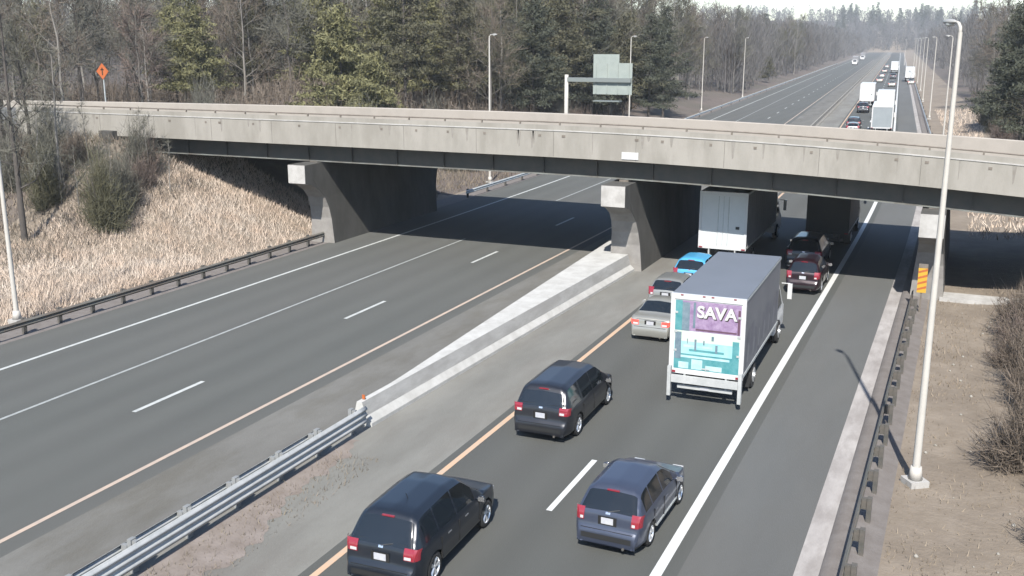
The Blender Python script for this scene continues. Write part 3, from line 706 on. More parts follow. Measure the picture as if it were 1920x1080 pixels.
# rear bumper y -> centre = y + L/2
c1 = make_car('suv', suv_spec(M['p_navy'], L=4.85, W=1.98, Hr=1.76, rails=None, antenna=-1.1, spoiler=None, chrome_h=True, tail_w=.26, tail_z=(.88, 1.15)))
place(c1, -11.36, 17.95+2.42, R(1.5), 'near-black sport utility car cut off by the bottom picture edge', 'car', QG)
c2 = make_car('minivan', suv_spec(M['p_plum'], L=5.05, W=1.98, Hr=1.72, belt=.98, wheels=(-1.5, 1.6), tail_w=.24, tail_z=(.92, 1.16), bmat=M['p_plum'], prof=hatch_prof(5.05, 1.72, .25, 1.06, .62, .5, .75, 1.72, 1.05),
    top_glass={'rear_window': (-2.5, -2.1, 1.1, 1.62), 'windshield': (.78, 1.7, 1.1, 1.66)}, side_glass=[(-1.95, -1.1), (-1.02, -.05), (.03, 1.1)], seams=(-1.06, -.01, 1.35), handles=(-.8, .2), mirror_y=1.15, zb=.25, wiper=None))
place(c2, -11.43, 27.75+2.52, R(1.0), 'dark slate minivan between the near-black utility car and the silver sedan', 'car', QG)
c3 = make_car('hatchback', suv_spec(M['p_blue'], L=4.4, W=1.80, Hr=1.56, belt=.95, wheels=(-1.28, 1.34), r=.32, prof=hatch_prof(4.4, 1.56, .22, 1.0, .58, .62, .2, 1.15, .98),
    top_glass={'rear_window': (-2.15, -1.64, 1.04, 1.47), 'windshield': (.23, 1.12, 1.03, 1.5)}, side_glass=[(-1.62, -1.1), (-1.03, -.28), (-.2, .66)], seams=(-1.06, -.24, .85), handles=(-.85, .0), mirror_y=.72, moulding=True, tail_w=.17, tail_z=(.78, 1.08), plate_z=.84, rails=None, antenna=None, zb=.22, wiper=1.06))
place(c3, -7.1, 21.75+2.2, R(-1.2), 'slate blue wagon-like hatchback with pale number plate, alone in the right lane foreground', 'car', QG)
c4 = make_car('sedan', sedan_spec(M['p_silver'], L=4.5, tail_mat='tail_on', W=1.84)); place(c4, -11.35, 39.75+2.25, R(0), 'silver sedan with lit red tail lamp beside the painted box truck', 'car', QG)
c5 = make_car('hatchback', suv_spec(M['p_grey'], L=4.1, W=1.78, Hr=1.5, belt=.95, wheels=(-1.2, 1.2), r=.32, prof=hatch_prof(4.1, 1.5, .22, 1.0, .58, .6, .1, .98, .97),
    top_glass={'rear_window': (-2.0, -1.48, 1.04, 1.42), 'windshield': (.13, .95, 1.02, 1.44)}, side_glass=[(-1.45, -.9), (-.82, -.2), (-.12, .6)], seams=(-.86,), handles=(-.7,), mirror_y=.6, zb=.22)); place(c5, -12.0, 44.45+2.05, R(-1), 'grey hatchback directly ahead of the silver sedan', 'car', QG)
c6 = make_car('hatchback', suv_spec(M['p_cyan'], L=4.1, W=1.8, Hr=1.62)); place(c6, -12.0, 48.9+2.05, R(-2), 'bright blue car behind the white truck under the bridge', 'car', QG)
c7 = make_car('suv', suv_spec(M['p_red'], L=4.3, W=1.72, Hr=1.66)); place(c7, -6.75, 50.6+2.15, 0, 'dark red utility car ahead of the painted box truck at the shadow edge', 'car', QG)
c8 = copy_tree(c1); place(c8, -7.5, 55.9+2.42, 0, 'near-black utility car fully in the bridge shadow', 'car', QG)

# ------------------------------------------------------------------ trucks
def truck_wheel(parent, x, y, r, s):
    wh = empty('wheel', (x, y, r)); wh.parent = parent
    mb = MB(); mb.tube([(-.14, 0, 0), (-.12, 0, 0), (.12, 0, 0), (.14, 0, 0)], [r*.9, r, r, r*.9], 22); mb.build('tyre', M['tyre'], wh, True)
    mb = MB(); mb.tube([(s*.141, 0, 0), (s*.152, 0, 0)], r*.58, 16); mb.tube([(s*.15, 0, 0), (s*.2, 0, 0)], r*.22, 10); mb.build('rim', M['rim'], wh)
def box_truck(P):
    """rear face of the box at y=0, pointing +y"""
    W, z0, z1, Lb = P['W'], P['z0'], P['z1'], P['Lb']; h = W/2
    root = empty('box_truck', (0, 0, 0))
    mb = MB()
    mb.cm = 0; mb.quad((h, .06, z0), (h, Lb, z0), (h, Lb, z1), (h, .06, z1)); mb.quad((-h, Lb, z0), (-h, .06, z0), (-h, .06, z1), (-h, Lb, z1)); mb.quad((h, Lb, z0), (-h, Lb, z0), (-h, Lb, z1), (h, Lb, z1)); mb.quad((-h, .06, z0), (-h, Lb, z0), (h, Lb, z0), (h, .06, z0))
    body = mb.build('cargo_box', P['side'], root)
    mb = MB(); mb.box(-h-.015, h+.015, .065, Lb+.01, z1+.002, z1+.035); mb.build('roof_panel', P['roof'], body)
    mb = MB(); mb.box(-h-.03, -h+.1, -.03, .06, z0-.05, z1+.05); mb.box(h-.1, h+.03, -.03, .06, z0-.05, z1+.05); mb.box(-h+.101, h-.101, -.03, .06, z1-.14, z1+.05); mb.box(-h+.101, h-.101, -.03, .06, z0-.05, z0+.1); mb.build('rear_frame', P['frame'], root)
    mb = MB(); mb.box(-h+.1, h-.1, 0, .05, z0+.1, z1-.14); door = mb.build('rear_door', P['door'], root)
    mb = MB()
    for s in (-1, 1):
        mb.box(s*(h+.012)-.012, s*(h+.012)+.012, .1, Lb-.02, z0, z0+.1); mb.box(s*(h+.012)-.012, s*(h+.012)+.012, .1, Lb-.02, z1-.07, z1)
    mb.build('side_rail', M['galv'], body)
    if P.get('ribs'):
        mb = MB()
        for y in np.arange(.6, Lb-.2, .62):
            for s in (-1, 1): mb = MB(); mb.box(s*(h+.006)-.006, s*(h+.006)+.006, y-.02, y+.02, z0+.11, z1-.08); mb.build('side_rib', P['side'], body)
    # chassis
    mb = MB(); mb.box(-.45, -.33, .3, Lb+1.2, z0-.32, z0-.06); mb.box(.33, .45, .3, Lb+1.2, z0-.32, z0-.06)
    for y in (1, 2.5, 4, 5.5):
        if y < Lb: mb.box(-h+.1, h-.1, y-.05, y+.05, z0-.09, z0-.01)
    mb.build('chassis', M['post'], root)
    r = .48
    for s in (-1, 1):
        truck_wheel(root, s*(h-.17), P['axle'], r, s); truck_wheel(root, s*(h-.5), P['axle'], r, s)
        truck_wheel(root, s*(h-.2), Lb+P['cabL']*.45, r, s)
        mb = MB(); mb.box(s*(h-.34)-.3, s*(h-.34)+.3, P['axle']-.75, P['axle']-.72, .22, z0-.1); mb.build('mud_flap', M['black'], root)
        mb = MB(); mb.box(s*(h-.11)-.1, s*(h-.11)+.1, -.055, -.032, z0-.02, z0+.05); mb.build('taillight', M['tail'], root)
        mb = MB(); mb.box(s*(h+.2)-.09, s*(h+.2)+.09, Lb+P['cabL']*.72-.05, Lb+P['cabL']*.72+.05, 1.75, 2.4); mb.tube([(s*(h-.15), Lb+P['cabL']*.72, 2.4), (s*(h+.2), Lb+P['cabL']*.72, 2.4)], .02, 6); mb.build('mirror', M['p_white'], root)
    mb = MB(); mb.box(-.95, .95, -.06, .06, .55, .68); mb.box(-.75, -.68, -.02, .3, .68, z0-.06); mb.box(.68, .75, -.02, .3, .68, z0-.06); mb.build('rear_bumper', P.get('bump', M['galv_l']), root)
    mb = MB(); mb.box(-.155, .155, -.075, -.062, .57, .69); mb.build('number_plate', M['plate'], root)
    if P.get('lift'):
        mb = MB()
        for s in (-1, 1):
            mb.box(s*(h-.03)-.06, s*(h-.03)+.06, -.22, -.04, .28, z0+.22)
        mb.build('liftgate_post', M['galv_l'], root)
        mb = MB(); mb.box(-h+.1, h-.1, -.2, -.1, z0-.34, z0-.08); mb.build('liftgate_platform', M['galv_l'], root)
        mb = MB(); mb.box(-h+.1, h-.1, -.03, .02, .72, z0-.36); mb.build('dark_backing', M['black'], root)
    # cab
    c0, cl = Lb+.12, P['cabL']; ch = P.get('cabH', 2.45); hw = h-.12
    pr = [(0, .55), (0, ch-.08), (.12, ch), (cl*.45, ch), (cl*.62, ch-.1), (cl*.80, 1.55), (cl*.97, 1.3), (cl, .9), (cl-.03, .5)]
    mb = MB(); N = len(pr)
    for s in (-1, 1):
        for y, z in pr: mb.v.append((s*(hw-.12*max(0, (z-1.5))), c0+y, z))
    mb.f.append(tuple(range(N))); mb.m.append(0); mb.f.append(tuple(range(N, 2*N))[::-1]); mb.m.append(0)
    for i in range(N): j = (i+1) % N; mb.f.append((i, N+i, N+j, j)); mb.m.append(0)
    cb = mb.build('cab', P['cab'], root)
    mb = MB()
    for s in (-1, 1): mb.quad(*[(s*(hw-.12*max(0, z-1.5)+.006), c0+y, z) for y, z in ((cl*.2, 1.5), (cl*.7, 1.5), (cl*.58, ch-.25), (cl*.2, ch-.2))])
    mb.build('side_window', M['glass'], cb)
    mb = MB(); mb.quad(*[(x, c0+y, z) for x, y, z in ((-hw+.2, cl*.80-.03, 1.62), (hw-.2, cl*.80-.03, 1.62), (hw-.3, cl*.64+.0, ch-.14), (-hw+.3, cl*.64+.0, ch-.14))]); 
    mb.v = [(x, y+.03, z+.02) for x, y, z in mb.v]; mb.build('windshield', M['glass'], cb)
    return root
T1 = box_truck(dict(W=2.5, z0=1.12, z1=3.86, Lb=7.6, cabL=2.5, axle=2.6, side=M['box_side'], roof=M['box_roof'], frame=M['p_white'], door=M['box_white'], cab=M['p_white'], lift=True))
place(T1, -7.42, 33.1, R(1.0), 'box truck with teal and mauve pictures and white lettering on its rear door', 'truck', QG)
door = [c for c in T1.children if c.name.startswith('rear_door')][0]; side = [c for c in T1.children if c.name.startswith('cargo_box')][0]
def pic(mat_, rects, parent, name, z):
    mb = MB()
    for x0, x1, a, b in rects: mb.quad((x0, -z, a), (x1, -z, a), (x1, -z, b), (x0, -z, b))
    return mb.build(name, M[mat_], parent)
for z in (1.9, 2.57, 3.25):
    for x in (-1.08, 1.08): mb = MB(); mb.box(x-.05, x+.05, -.028, -.012, z-.035, z+.035); mb.build('hinge', M['galv'], door)
mb = MB(); mb.box(-.012, .012, -.03, -.013, 1.26, 1.44); mb.box(-.14, .14, -.034, -.014, 1.30, 1.34); mb.build('handle', M['galv'], door)
for x in (-.9, -.15, .15, .9): mb = MB(); mb.box(x-.045, x+.045, -.05, -.032, 3.86, 3.895); mb.build('marker_light', M['tail'], T1)
pic('g_mauve', [(-1.12, 1.12, 2.62, 3.68)], door, 'upper_picture', .004)
pic('g_teal', [(-1.12, -.88, 2.62, 3.68)], door, 'upper_picture_edge', .008)
pic('g_slate', [(-.88, -.62, 2.62, 3.62), (-.5, -.42, 2.74, 3.64)], door, 'upper_picture_figure', .009)
pic('g_plum', [(1.02, 1.1, 2.64, 3.5), (-.4, 1.0, 2.66, 2.72)], door, 'upper_picture_border', .0095)
pic('g_cream', [(-1.12, 1.12, 2.24, 2.60)], door, 'middle_picture', .004)
pic('g_pale', [(-1.12, 1.12, 1.80, 2.238)], door, 'lower_picture', .004)
pic('g_teal', [(-1.12, 1.12, 1.24, 1.798), (.88, 1.1, 1.8, 2.4), (-.6, .6, 1.9, 1.98)], door, 'picture_water', .006)
pic('g_sky', [(-.95, -.6, 1.27, 1.5), (-.5, -.12, 1.27, 1.62), (.0, .55, 1.27, 1.44), (-.9, .8, 1.66, 1.74), (-.8, .2, 2.04, 2.12)], door, 'picture_sky', .008)
pic('g_slate', [(-1.1, -.88, 1.6, 2.56), (-.42, -.35, 1.94, 2.34), (.3, .38, 1.92, 2.2), (-.68, -.65, 2.16, 2.34), (-.12, -.07, 2.16, 2.32), (.16, .24, 2.34, 2.50)], door, 'picture_skyline', .010)
def text(s, size, parent, loc, m, name, ext=.004, bold=.012):
    cu = bpy.data.curves.new(name, 'FONT'); cu.body = s; cu.size = size; cu.align_x = 'CENTER'; cu.extrude = ext; cu.offset = bold
    ob = bpy.data.objects.new(name, cu); COL.objects.link(ob); bpy.context.view_layer.update()
    me = bpy.data.meshes.new_from_object(ob); bpy.data.objects.remove(ob)
    me.materials.clear(); me.materials.append(m)
    o = link(name, me, parent); o.rotation_euler = (math.pi/2, 0, 0); o.location = loc; return o
text('SAVA', .56, door, (.33, -.014, 3.11), M['ink'], 'lettering_shadow', bold=.02)
text('SAVA', .56, door, (.30, -.021, 3.14), M['p_white'], 'lettering', bold=.02)
# side pictures
mb = MB()
for i in range(9):
    y = .5+i*.78; a = 1.4+.2*math.sin(i*1.7); mb.quad((1.256, y, a), (1.256, y+.55, a+.1), (1.256, y+.65, a+1.0+.3*math.cos(i)), (1.256, y+.1, a+1.1))
mb.build('side_picture', mat('side_graphic', (.19, .195, .235), .55, col2=(.27, .27, .31), scale=2), side)
mb = MB()
for i in range(6): y = .7+i*1.1; mb.quad((1.258, y, 1.5), (1.258, y+.3, 1.45), (1.258, y+.4, 2.0), (1.258, y+.12, 2.2))
mb.build('side_picture_highlight', mat('side_graphic_light', (.36, .37, .39), .55), side)
T2 = box_truck(dict(W=2.55, z0=1.25, z1=4.3, Lb=9.5, cabL=2.6, axle=2.5, side=M['box_side'], roof=M['box_white'], frame=M['p_white'], door=M['box_white'], cab=M['p_white'], cabH=2.7, ribs=True))  # grey sides paint bridge shade onto a white box
place(T2, -11.62, 54.4, R(0), 'white box truck half in the shadow under the bridge', 'truck', QG)
d2 = [c for c in T2.children if c.name.startswith('rear_door')][0]
mb = MB(); mb.box(-.02, .02, -.02, -.002, 1.4, 4.1); mb.box(-.3, -.26, -.035, -.002, 1.4, 4.1); mb.box(.26, .3, -.035, -.002, 1.4, 4.1); mb.build('locking_bar', M['galv'], d2)
mb = MB(); mb.box(.7, .9, -.03, -.002, 2.35, 2.5); mb.build('latch', M['black'], d2)
T3 = box_truck(dict(W=2.45, z0=1.0, z1=3.3, Lb=6, cabL=2.3, axle=2.2, side=M['box_dark'], roof=M['box_dark'], frame=M['box_dark'], door=M['box_dark'], cab=M['p_black'], bump=M['post']))
place(T3, -7.15, 63, 0, 'dark box truck under the bridge in the right lane', 'truck', QG)
T4 = box_truck(dict(W=2.4, z0=1.0, z1=3.1, Lb=5.5, cabL=2.2, axle=2.0, side=M['box_grey'], roof=M['box_grey'], frame=M['box_grey'], door=M['box_grey'], cab=M['p_grey']))
place(T4, -8.6, 78, R(2), 'light grey box truck glimpsed beyond the bridge in the sun', 'truck', QG)
def far_truck(x, y, label, src=T2, rz=3.5, grp=QG):
    t = copy_tree(src); place(t, x+C(y), y, R(rz), label, 'truck', grp); return t
FT = box_truck(dict(W=2.55, z0=1.2, z1=4.0, Lb=11, cabL=2.6, axle=1.6, side=M['box_grey'], roof=M['box_white'], frame=M['p_white'], door=M['box_grey'], cab=M['p_white'], cabH=2.7, ribs=True))
place(FT, -7.4+C(140), 141, R(3.6), 'long pale grey trailer truck just beyond the parapet by the white line', 'truck', QG)
far_truck(-11.0, 203, 'white box truck in the left lane beyond the bridge')
far_truck(-7.4, 173, 'white box truck ahead of the long pale trailer truck in the right lane')
far_truck(-2.6, 335, 'white truck stopped on the right shoulder far down the road')
far_truck(-7.4, 420, 'tiny white truck far ahead in the right lane')
OG = 'vehicles coming the other way in the distance'
far_truck(-27.0, 560, 'tiny white truck far off beside the left tree line', rz=183.5, grp=OG)
far_truck(-28.0, 700, 'small white truck far off in the empty lanes near the vanishing point', rz=183.5, grp=OG)
for src, x, y, lab in ((c5, -11.0, 146, 'tan-grey small car beyond the parapet in the left lane'), (c2, -11.2, 153.5, 'dark van just ahead of the small car beyond the parapet'), (c4, -7.7, 131, 'pale sedan mostly hidden by the parapet beside the white line'), (c1, -11.1, 190, 'black utility car right behind the far white box truck'),
        (c4, -7.3, 300, 'distant silver car in the right lane, nearest of the tiny ones'), (c4, -11.0, 330, 'distant silver car in the left lane, nearest of the tiny ones'), (c5, -11.0, 370, 'distant grey car in the left lane, between two tiny silver cars'), (c4, -11.0, 430, 'tiny silver car beside the farthest white truck'),
        (c1, -7.4, 360, 'tiny black car in the right lane far down the road'), (c5, -11.1, 500, 'tiny grey car in the left lane near the vanishing point'), (c4, -7.4, 540, 'tiny silver car at the far end of the right lane'), (c4, -2.3, 318, 'tiny pale car stopped on the shoulder behind the far truck')):
    t = copy_tree(src); place(t, x+C(y), y, R(3.5), lab, 'car', QG)

# ------------------------------------------------------------------ vegetation
def tri_mesh(name, V, F3, m):
    me = bpy.data.meshes.new(name); V = np.asarray(V, np.float32).reshape(-1, 3); Fn = np.asarray(F3, np.int32).reshape(-1, 3)
    me.vertices.add(len(V)); me.vertices.foreach_set('co', V.ravel()); me.loops.add(Fn.size); me.loops.foreach_set('vertex_index', Fn.ravel())
    me.polygons.add(len(Fn)); me.polygons.foreach_set('loop_start', np.arange(0, Fn.size, 3, dtype=np.int32)); me.polygons.foreach_set('loop_total', np.full(len(Fn), 3, np.int32))
    for q in (m if isinstance(m, (list, tuple)) else [m]): me.materials.append(q)
    me.update(calc_edges=True); return me
def spikes(P, D, Wd, r=None):
    """thin triangles from base points P along D with width Wd"""
    r = r or rng; n = len(P); side = np.cross(D, r.normal(size=(n, 3))); side /= np.linalg.norm(side, axis=1)[:, None]+1e-9
    V = np.empty((n, 3, 3)); V[:, 0] = P-side*Wd[:, None]/2; V[:, 1] = P+side*Wd[:, None]/2; V[:, 2] = P+D
    return V.reshape(-1, 3), np.arange(3*n).reshape(-1, 3)
def grow_bare(seed, Ht, spread=.34, tr=.16, limbs=16, subs=7, twigs=7, low=.28, tw=.035, droop=.0, twig_len=1.1):
    r = np.random.default_rng(seed); tk = MB()
    lean = r.normal(size=2)*.03*Ht; n = 7; pts = []
    for i in range(n+1):
        t = i/n; pts.append((lean[0]*t*t+r.normal()*.07*(0 < i), lean[1]*t*t+r.normal()*.07*(0 < i), Ht*.93*t-.3*(i == 0)))
    tk.tube(pts, [tr*(1-.93*i/n)+.012 for i in range(n+1)], 7, False)
    tp, td, twd = [], [], []
    for b in range(limbs):
        t = low+(.96-low)*(b+.5*r.random())/limbs; k = min(int(t*n), n-1); f = t*n-k; base = np.array(pts[k])*(1-f)+np.array(pts[k+1])*f
        az = r.random()*6.283; up = .45+.75*t+r.normal()*.12; ln = Ht*spread*(1.05-.75*t)*(.7+.6*r.random())
        d = np.array([math.cos(az), math.sin(az), up]); d /= np.linalg.norm(d)
        p1 = base+d*ln*.5+r.normal(size=3)*.04*ln; d2 = d+np.array([0, 0, .35-droop])+r.normal(size=3)*.15; d2 /= np.linalg.norm(d2); p2 = p1+d2*ln*.5
        r0 = max(tr*(1-t)*.42, .018); tk.tube([base, p1, p2], [r0, r0*.6, .01], 5, False)
        for s in range(subs):
            q = .2+.8*r.random(); sb = base+(p1-base)*min(q*2, 1)+(p2-p1)*max(q*2-1, 0)
            sd = d+r.normal(size=3)*.6+np.array([0, 0, .25]); sd /= np.linalg.norm(sd); sl = ln*(.25+.35*r.random())
            tk.tube([sb, sb+sd*sl], [max(r0*.35, .011), .006], 3, False)
            for w in range(twigs):
                a = r.random(); x = sb+sd*sl*(.15+.85*a); dd = sd+r.normal(size=3)*.7+np.array([0, 0, .2]); dd /= np.linalg.norm(dd)
                L_ = twig_len*(.5+r.random()); tp.append(x); td.append(dd*L_); twd.append(tw*(.6+.7*r.random()))
                for w2 in range(2):
                    x2 = x+dd*L_*(.3+.5*r.random()); e = dd+r.normal(size=3)*.7; e /= np.linalg.norm(e); tp.append(x2); td.append(e*L_*.6); twd.append(tw*.6)
    V, Fc = spikes(np.array(tp), np.array(td), np.array(twd), r)
    return tk, V, Fc
def grow_pine(seed, Ht, rad, tr=.2, low=.25, dens=1.0, flat=.3, size=.34, irregular=.35, cone=.85):
    r = np.random.default_rng(seed); tk = MB(); tk.tube([(0, 0, -.3), (r.normal()*.1, 0, Ht*.5), (0, 0, Ht*.97)], [tr, tr*.6, .02], 7, False)
    P, N_, S = [], [], []
    z = Ht*low
    while z < Ht*.99:
        t = (z/Ht-low)/(1-low); rr = rad*((1-t)**cone*(.95)+.06)
        nb = 5 if t < .8 else 4
        for b in range(nb):
            az = r.random()*6.283; ln = rr*(1-irregular+irregular*1.6*r.random()); up = .05+.5*t+r.normal()*.1
            d = np.array([math.cos(az), math.sin(az), up]); tk.tube([(0, 0, z), tuple(np.array([0, 0, z])+d*ln*.9)], [.035*(1-t)+.012, .008], 4, False)
            nc = max(int(ln*4.5*dens), 2)
            for c in range(nc):
                q = .28+.75*(c+r.random())/nc; cen = np.array([0, 0, z])+d*ln*q+r.normal(size=3)*np.array([.25, .25, .12])
                m_ = 13
                off = r.normal(size=(m_, 3))*np.array([size, size, size*.45]); P.append(cen+off)
        z += Ht*.035*(.8+.5*r.random())/max(dens**.3, .5)
    P = np.concatenate(P); n = len(P)
    a = r.normal(size=(n, 3)); a /= np.linalg.norm(a, axis=1)[:, None]; b = np.cross(a, r.normal(size=(n, 3))); b /= np.linalg.norm(b, axis=1)[:, None]
    s = (size*.55*(.5+r.random(n)))[:, None]
    V = np.stack([P-a*s, P+b*s*.55, P+a*s, ], 1).reshape(-1, 3)
    return tk, V, np.arange(3*n).reshape(-1, 3)
def tree_obj(name, tk, V, Fc, tm, cm, crown='crown', trunk='trunk', smooth=True):
    g = empty(name, (0, 0, 0)); link(trunk, tk.mesh('trunk', tm, smooth), g); link(crown, tri_mesh('crown', V, Fc, cm), g); return g
protos = []
twm = ['twig_a', 'twig_b', 'twig_a', 'twig_d', 'twig_c', 'twig_a', 'twig_b', 'twig_d', 'twig_a']
for i in range(9):
    Ht = [15, 17, 13, 16, 11, 18, 14, 12, 16][i]
    tk, V, Fc = grow_bare(100+i, Ht, spread=.26+.03*(i % 4), tr=.10+.02*(i % 4), limbs=15+i % 4, low=.22+.04*(i % 3), tw=.05)
    protos.append(tree_obj('bare_tree', tk, V, Fc, M['bark_pale' if i % 3 == 0 else ('bark' if i % 3 == 1 else 'bark_dark')], M[twm[i]]))
used = [False]*len(protos)
def put(i, x, y, label, s=1.0, cat='tree', group=None, L=protos, U=used, z=None, rz=None):
    o = L[i] if not U[i] else copy_tree(L[i]); U[i] = True
    o.location = (x, y, (ground(x, y) if z is None else z)-.1); o.scale = (s, s, s*random.uniform(.93, 1.08)); o.rotation_euler = (0, 0, random.uniform(0, 6.28) if rz is None else rz)
    tag(o, label, cat, group); return o
GL = 'leafless trees of the wood left of the highway beyond the bridge'
n = 0; pts = []
PINES = [(365, 92), (330, 99), (700, 84), (640, 90), (600, 104), (720, 112), (805, 122), (760, 100), (860, 112), (1000, 116), (1110, 132), (1218, 142), (1925, 110)]
def colx(x, y): return 960+(F_PX*math.cos(PITCH)+390*math.sin(PITCH))*math.tan(math.atan2(x, y)+YAW)
def hides(x, y): c = colx(x, y); return any(y < py+1 and abs(c-p) < 42 for p, py in PINES)
tries = 0
while n < 190 and tries < 6000:                                              # wood behind the bridge on the left
    tries += 1; y = 74+(rng.random()**1.15)*125; x = -42+C(y)-3.5-rng.random()**1.2*(75 if y < 130 else 45)
    if hides(x, y) or (x < -47 and y < 78) or (y < 99 and 300 < colx(x, y) < 560): continue
    if x > -50 and y < 100: continue
    if any((x-a)**2+(y-b)**2 < 4.2 for a, b in pts): continue
    pts.append((x, y)); put(int(rng.integers(0, 9)), x, y, 'leafless grey tree in the wood left of the highway beyond the bridge', .85+.55*rng.random()+(.25 if y > 110 else 0), group=GL); n += 1
GR = 'leafless trees of the wood right of the highway'
n = 0
while n < 70:
    y = 76+rng.random()*170; x = 5.5+C(y)+3+rng.random()**1.2*34
    if hides(x, y) and y < 105: continue
    pts.append((x, y)); put(int(rng.integers(0, 9)), x, y, 'leafless grey tree in the wood right of the highway beyond the bridge', .9+.5*rng.random(), group=GR); n += 1
GF = 'leafless trees along the far left edge of the road'
n = 0
while n < 60:
    y = 200+rng.random()**1.2*240; x = -40.5+C(y)-rng.random()*18
    put(int(rng.integers(0, 9)), x, y, 'leafless tree along the far left edge of the road', .85+.4*rng.random(), group=GF); n += 1
# pines
pp = []
for i, (Ht, rad, nm, dens) in enumerate([(15, 4.2, 'needle_l', 1.0), (17, 4.6, 'needle_d', 1.1), (11, 4.0, 'needle_l', 1.2), (19, 4.2, 'needle_m', .9), (15, 5.0, 'needle_m', 1.0)]):
    tk, V, Fc = grow_pine(300+i, Ht, rad, dens=dens, low=.12 if i == 2 else .22, irregular=.4)
    pp.append(tree_obj('pine_tree', tk, V, Fc, M['bark_dark'], M[nm]))
pu = [False]*5
def pine(i, x, y, lab, s=1.0): put(i, x, y, lab, s, 'tree', 'pine trees among the bare woods', pp, pu)
def px(xp, yb):                                             # lateral position that shows at image column xp at distance yb
    th = math.atan2(xp-960, F_PX*math.cos(PITCH)+(540-150)*math.sin(PITCH)) - YAW
    return yb*math.tan(th)
pine(0, px(365, 92), 92, 'yellow-green pine above the left end of the bridge', .95)
pine(0, px(330, 99), 99, 'yellow-green pine half behind another at the left end of the bridge', .9)
pine(2, px(700, 84), 84, 'bushy light green pine standing close behind the parapet left of the lamp pole', .85)
pine(2, px(640, 90), 90, 'light green pine behind the bushy one, a little further left', 1.05)
pine(0, px(600, 104), 104, 'tall olive pine behind the two bushy light green pines', 1.05)
pine(3, px(760, 100), 100, 'dull green pine whose top leaves the picture above the light green pines', 1.0)
pine(3, px(860, 112), 112, 'dull green pine left of the lamp pole above the parapet', 1.0)
pine(1, px(1000, 116), 116, 'dark pine left of the road sign', 1.0)
pine(4, px(1050, 126), 126, 'broad dull pine above the arm of the road sign', 1.1)
pine(1, px(1110, 132), 132, 'dark pine directly behind the road sign panel', 1.05)
pine(4, px(1170, 140), 140, 'dull pine behind the right edge of the road sign', 1.05)
pine(1, px(1218, 142), 142, 'darkest pine just right of the road sign', 1.0)
pine(3, px(940, 128), 128, 'thin dull pine behind the lamp pole left of the sign', 1.1)
for k_, (a, b, i_, s_, lab) in enumerate(((560, 118, 3, 1.1, 'olive pine top between the thin pine and the light green pines'), (680, 122, 4, 1.15, 'broad olive pine far behind the bushy light green pine'), (805, 122, 0, 1.1, 'light olive pine behind the dull ones left of the lamp pole'), (900, 138, 1, 1.1, 'dark pine showing behind the lamp pole above the parapet'), (1020, 140, 3, 1.15, 'tall dull pine above the post of the road sign'), (1075, 150, 1, 1.15, 'dark pine far behind the sign post'), (1245, 158, 1, 1.0, 'dark pine at the right end of the evergreen group'), (430, 120, 4, 1.0, 'dull pine right of the yellow-green pair above the bridge'), (720, 112, 0, 1.1, 'tall light olive pine above the bushy light green pine'), (1150, 160, 4, 1.2, 'pine top rising above the road sign'))): pine(i_, px(a, b), b, lab, s_)
pine(3, px(490, 112), 112, 'thin olive pine high above the left part of the bridge', 1.0)
pine(1, px(1925, 110), 110, 'dark pine at the right picture edge', .95)
pine(1, px(1900, 150), 150, 'dark pine behind the one at the right picture edge', 1.0)
pine(4, px(1440, 300), 300, 'small dark pine before the far left tree line', .5)
# far wood as one mass
def far_wood():
    rr = np.random.default_rng(5); PV = []; cnt = 0; allP = []; allD = []; allW = []
    spots = []
    for k in range(1500):
        y = 230+rr.random()**1.4*900; s = rr.random()
        x = (-41+C(y)-rr.random()**1.7*140) if s < .55 else (10+C(y)+rr.random()**1.5*120)
        spots.append((x, y))
    for k in range(900): spots.append((-60+C(1150)+rr.uniform(-260, 420), 1160+rr.random()*330))
    for k in range(260): spots.append((C(1160)+rr.uniform(-70, 60), 1158+rr.random()*170))
    for k in range(1500):
        y = 120+rr.random()*260; spots.append(((-112+C(y)-rr.random()*110) if rr.random() < .6 else (34+C(y)+rr.random()*80), y))
    for (x, y) in spots:
        z = ground(x, y); h = rr.uniform(13, 21); d = math.hypot(x, y); nn = 190 if d < 500 else 110; th = max(.05, d*.00034)
        t = rr.random(nn)**.8; rad = h*.24*np.sin(np.clip(t*.85+.12, 0, 1)*math.pi)*rr.random(nn)**.5; az = rr.random(nn)*6.283
        P = np.stack([x+np.cos(az)*rad, y+np.sin(az)*rad, z+h*(.02+.9*t)], 1)
        D = np.stack([np.cos(az)*.5, np.sin(az)*.5, .5+rr.random(nn)], 1)*rr.uniform(.8, 2.4, nn)[:, None]
        allP.append(P); allD.append(D); allW.append(np.full(nn, th)*rr.uniform(.7, 1.6, nn))
        allP.append(np.array([[x, y, z-.3]])); allD.append(np.array([[rr.normal()*.4, rr.normal()*.4, h*.9]])); allW.append(np.array([max(.3, th*2.5)]))
    V, Fc = spikes(np.concatenate(allP), np.concatenate(allD), np.concatenate(allW), rr)
    tag(link('far_wood', tri_mesh('far_wood', V, Fc, M['twig_far'])), 'grey leafless wood fading into haze along both sides of the far road', 'woodland', kind='stuff')
far_wood()
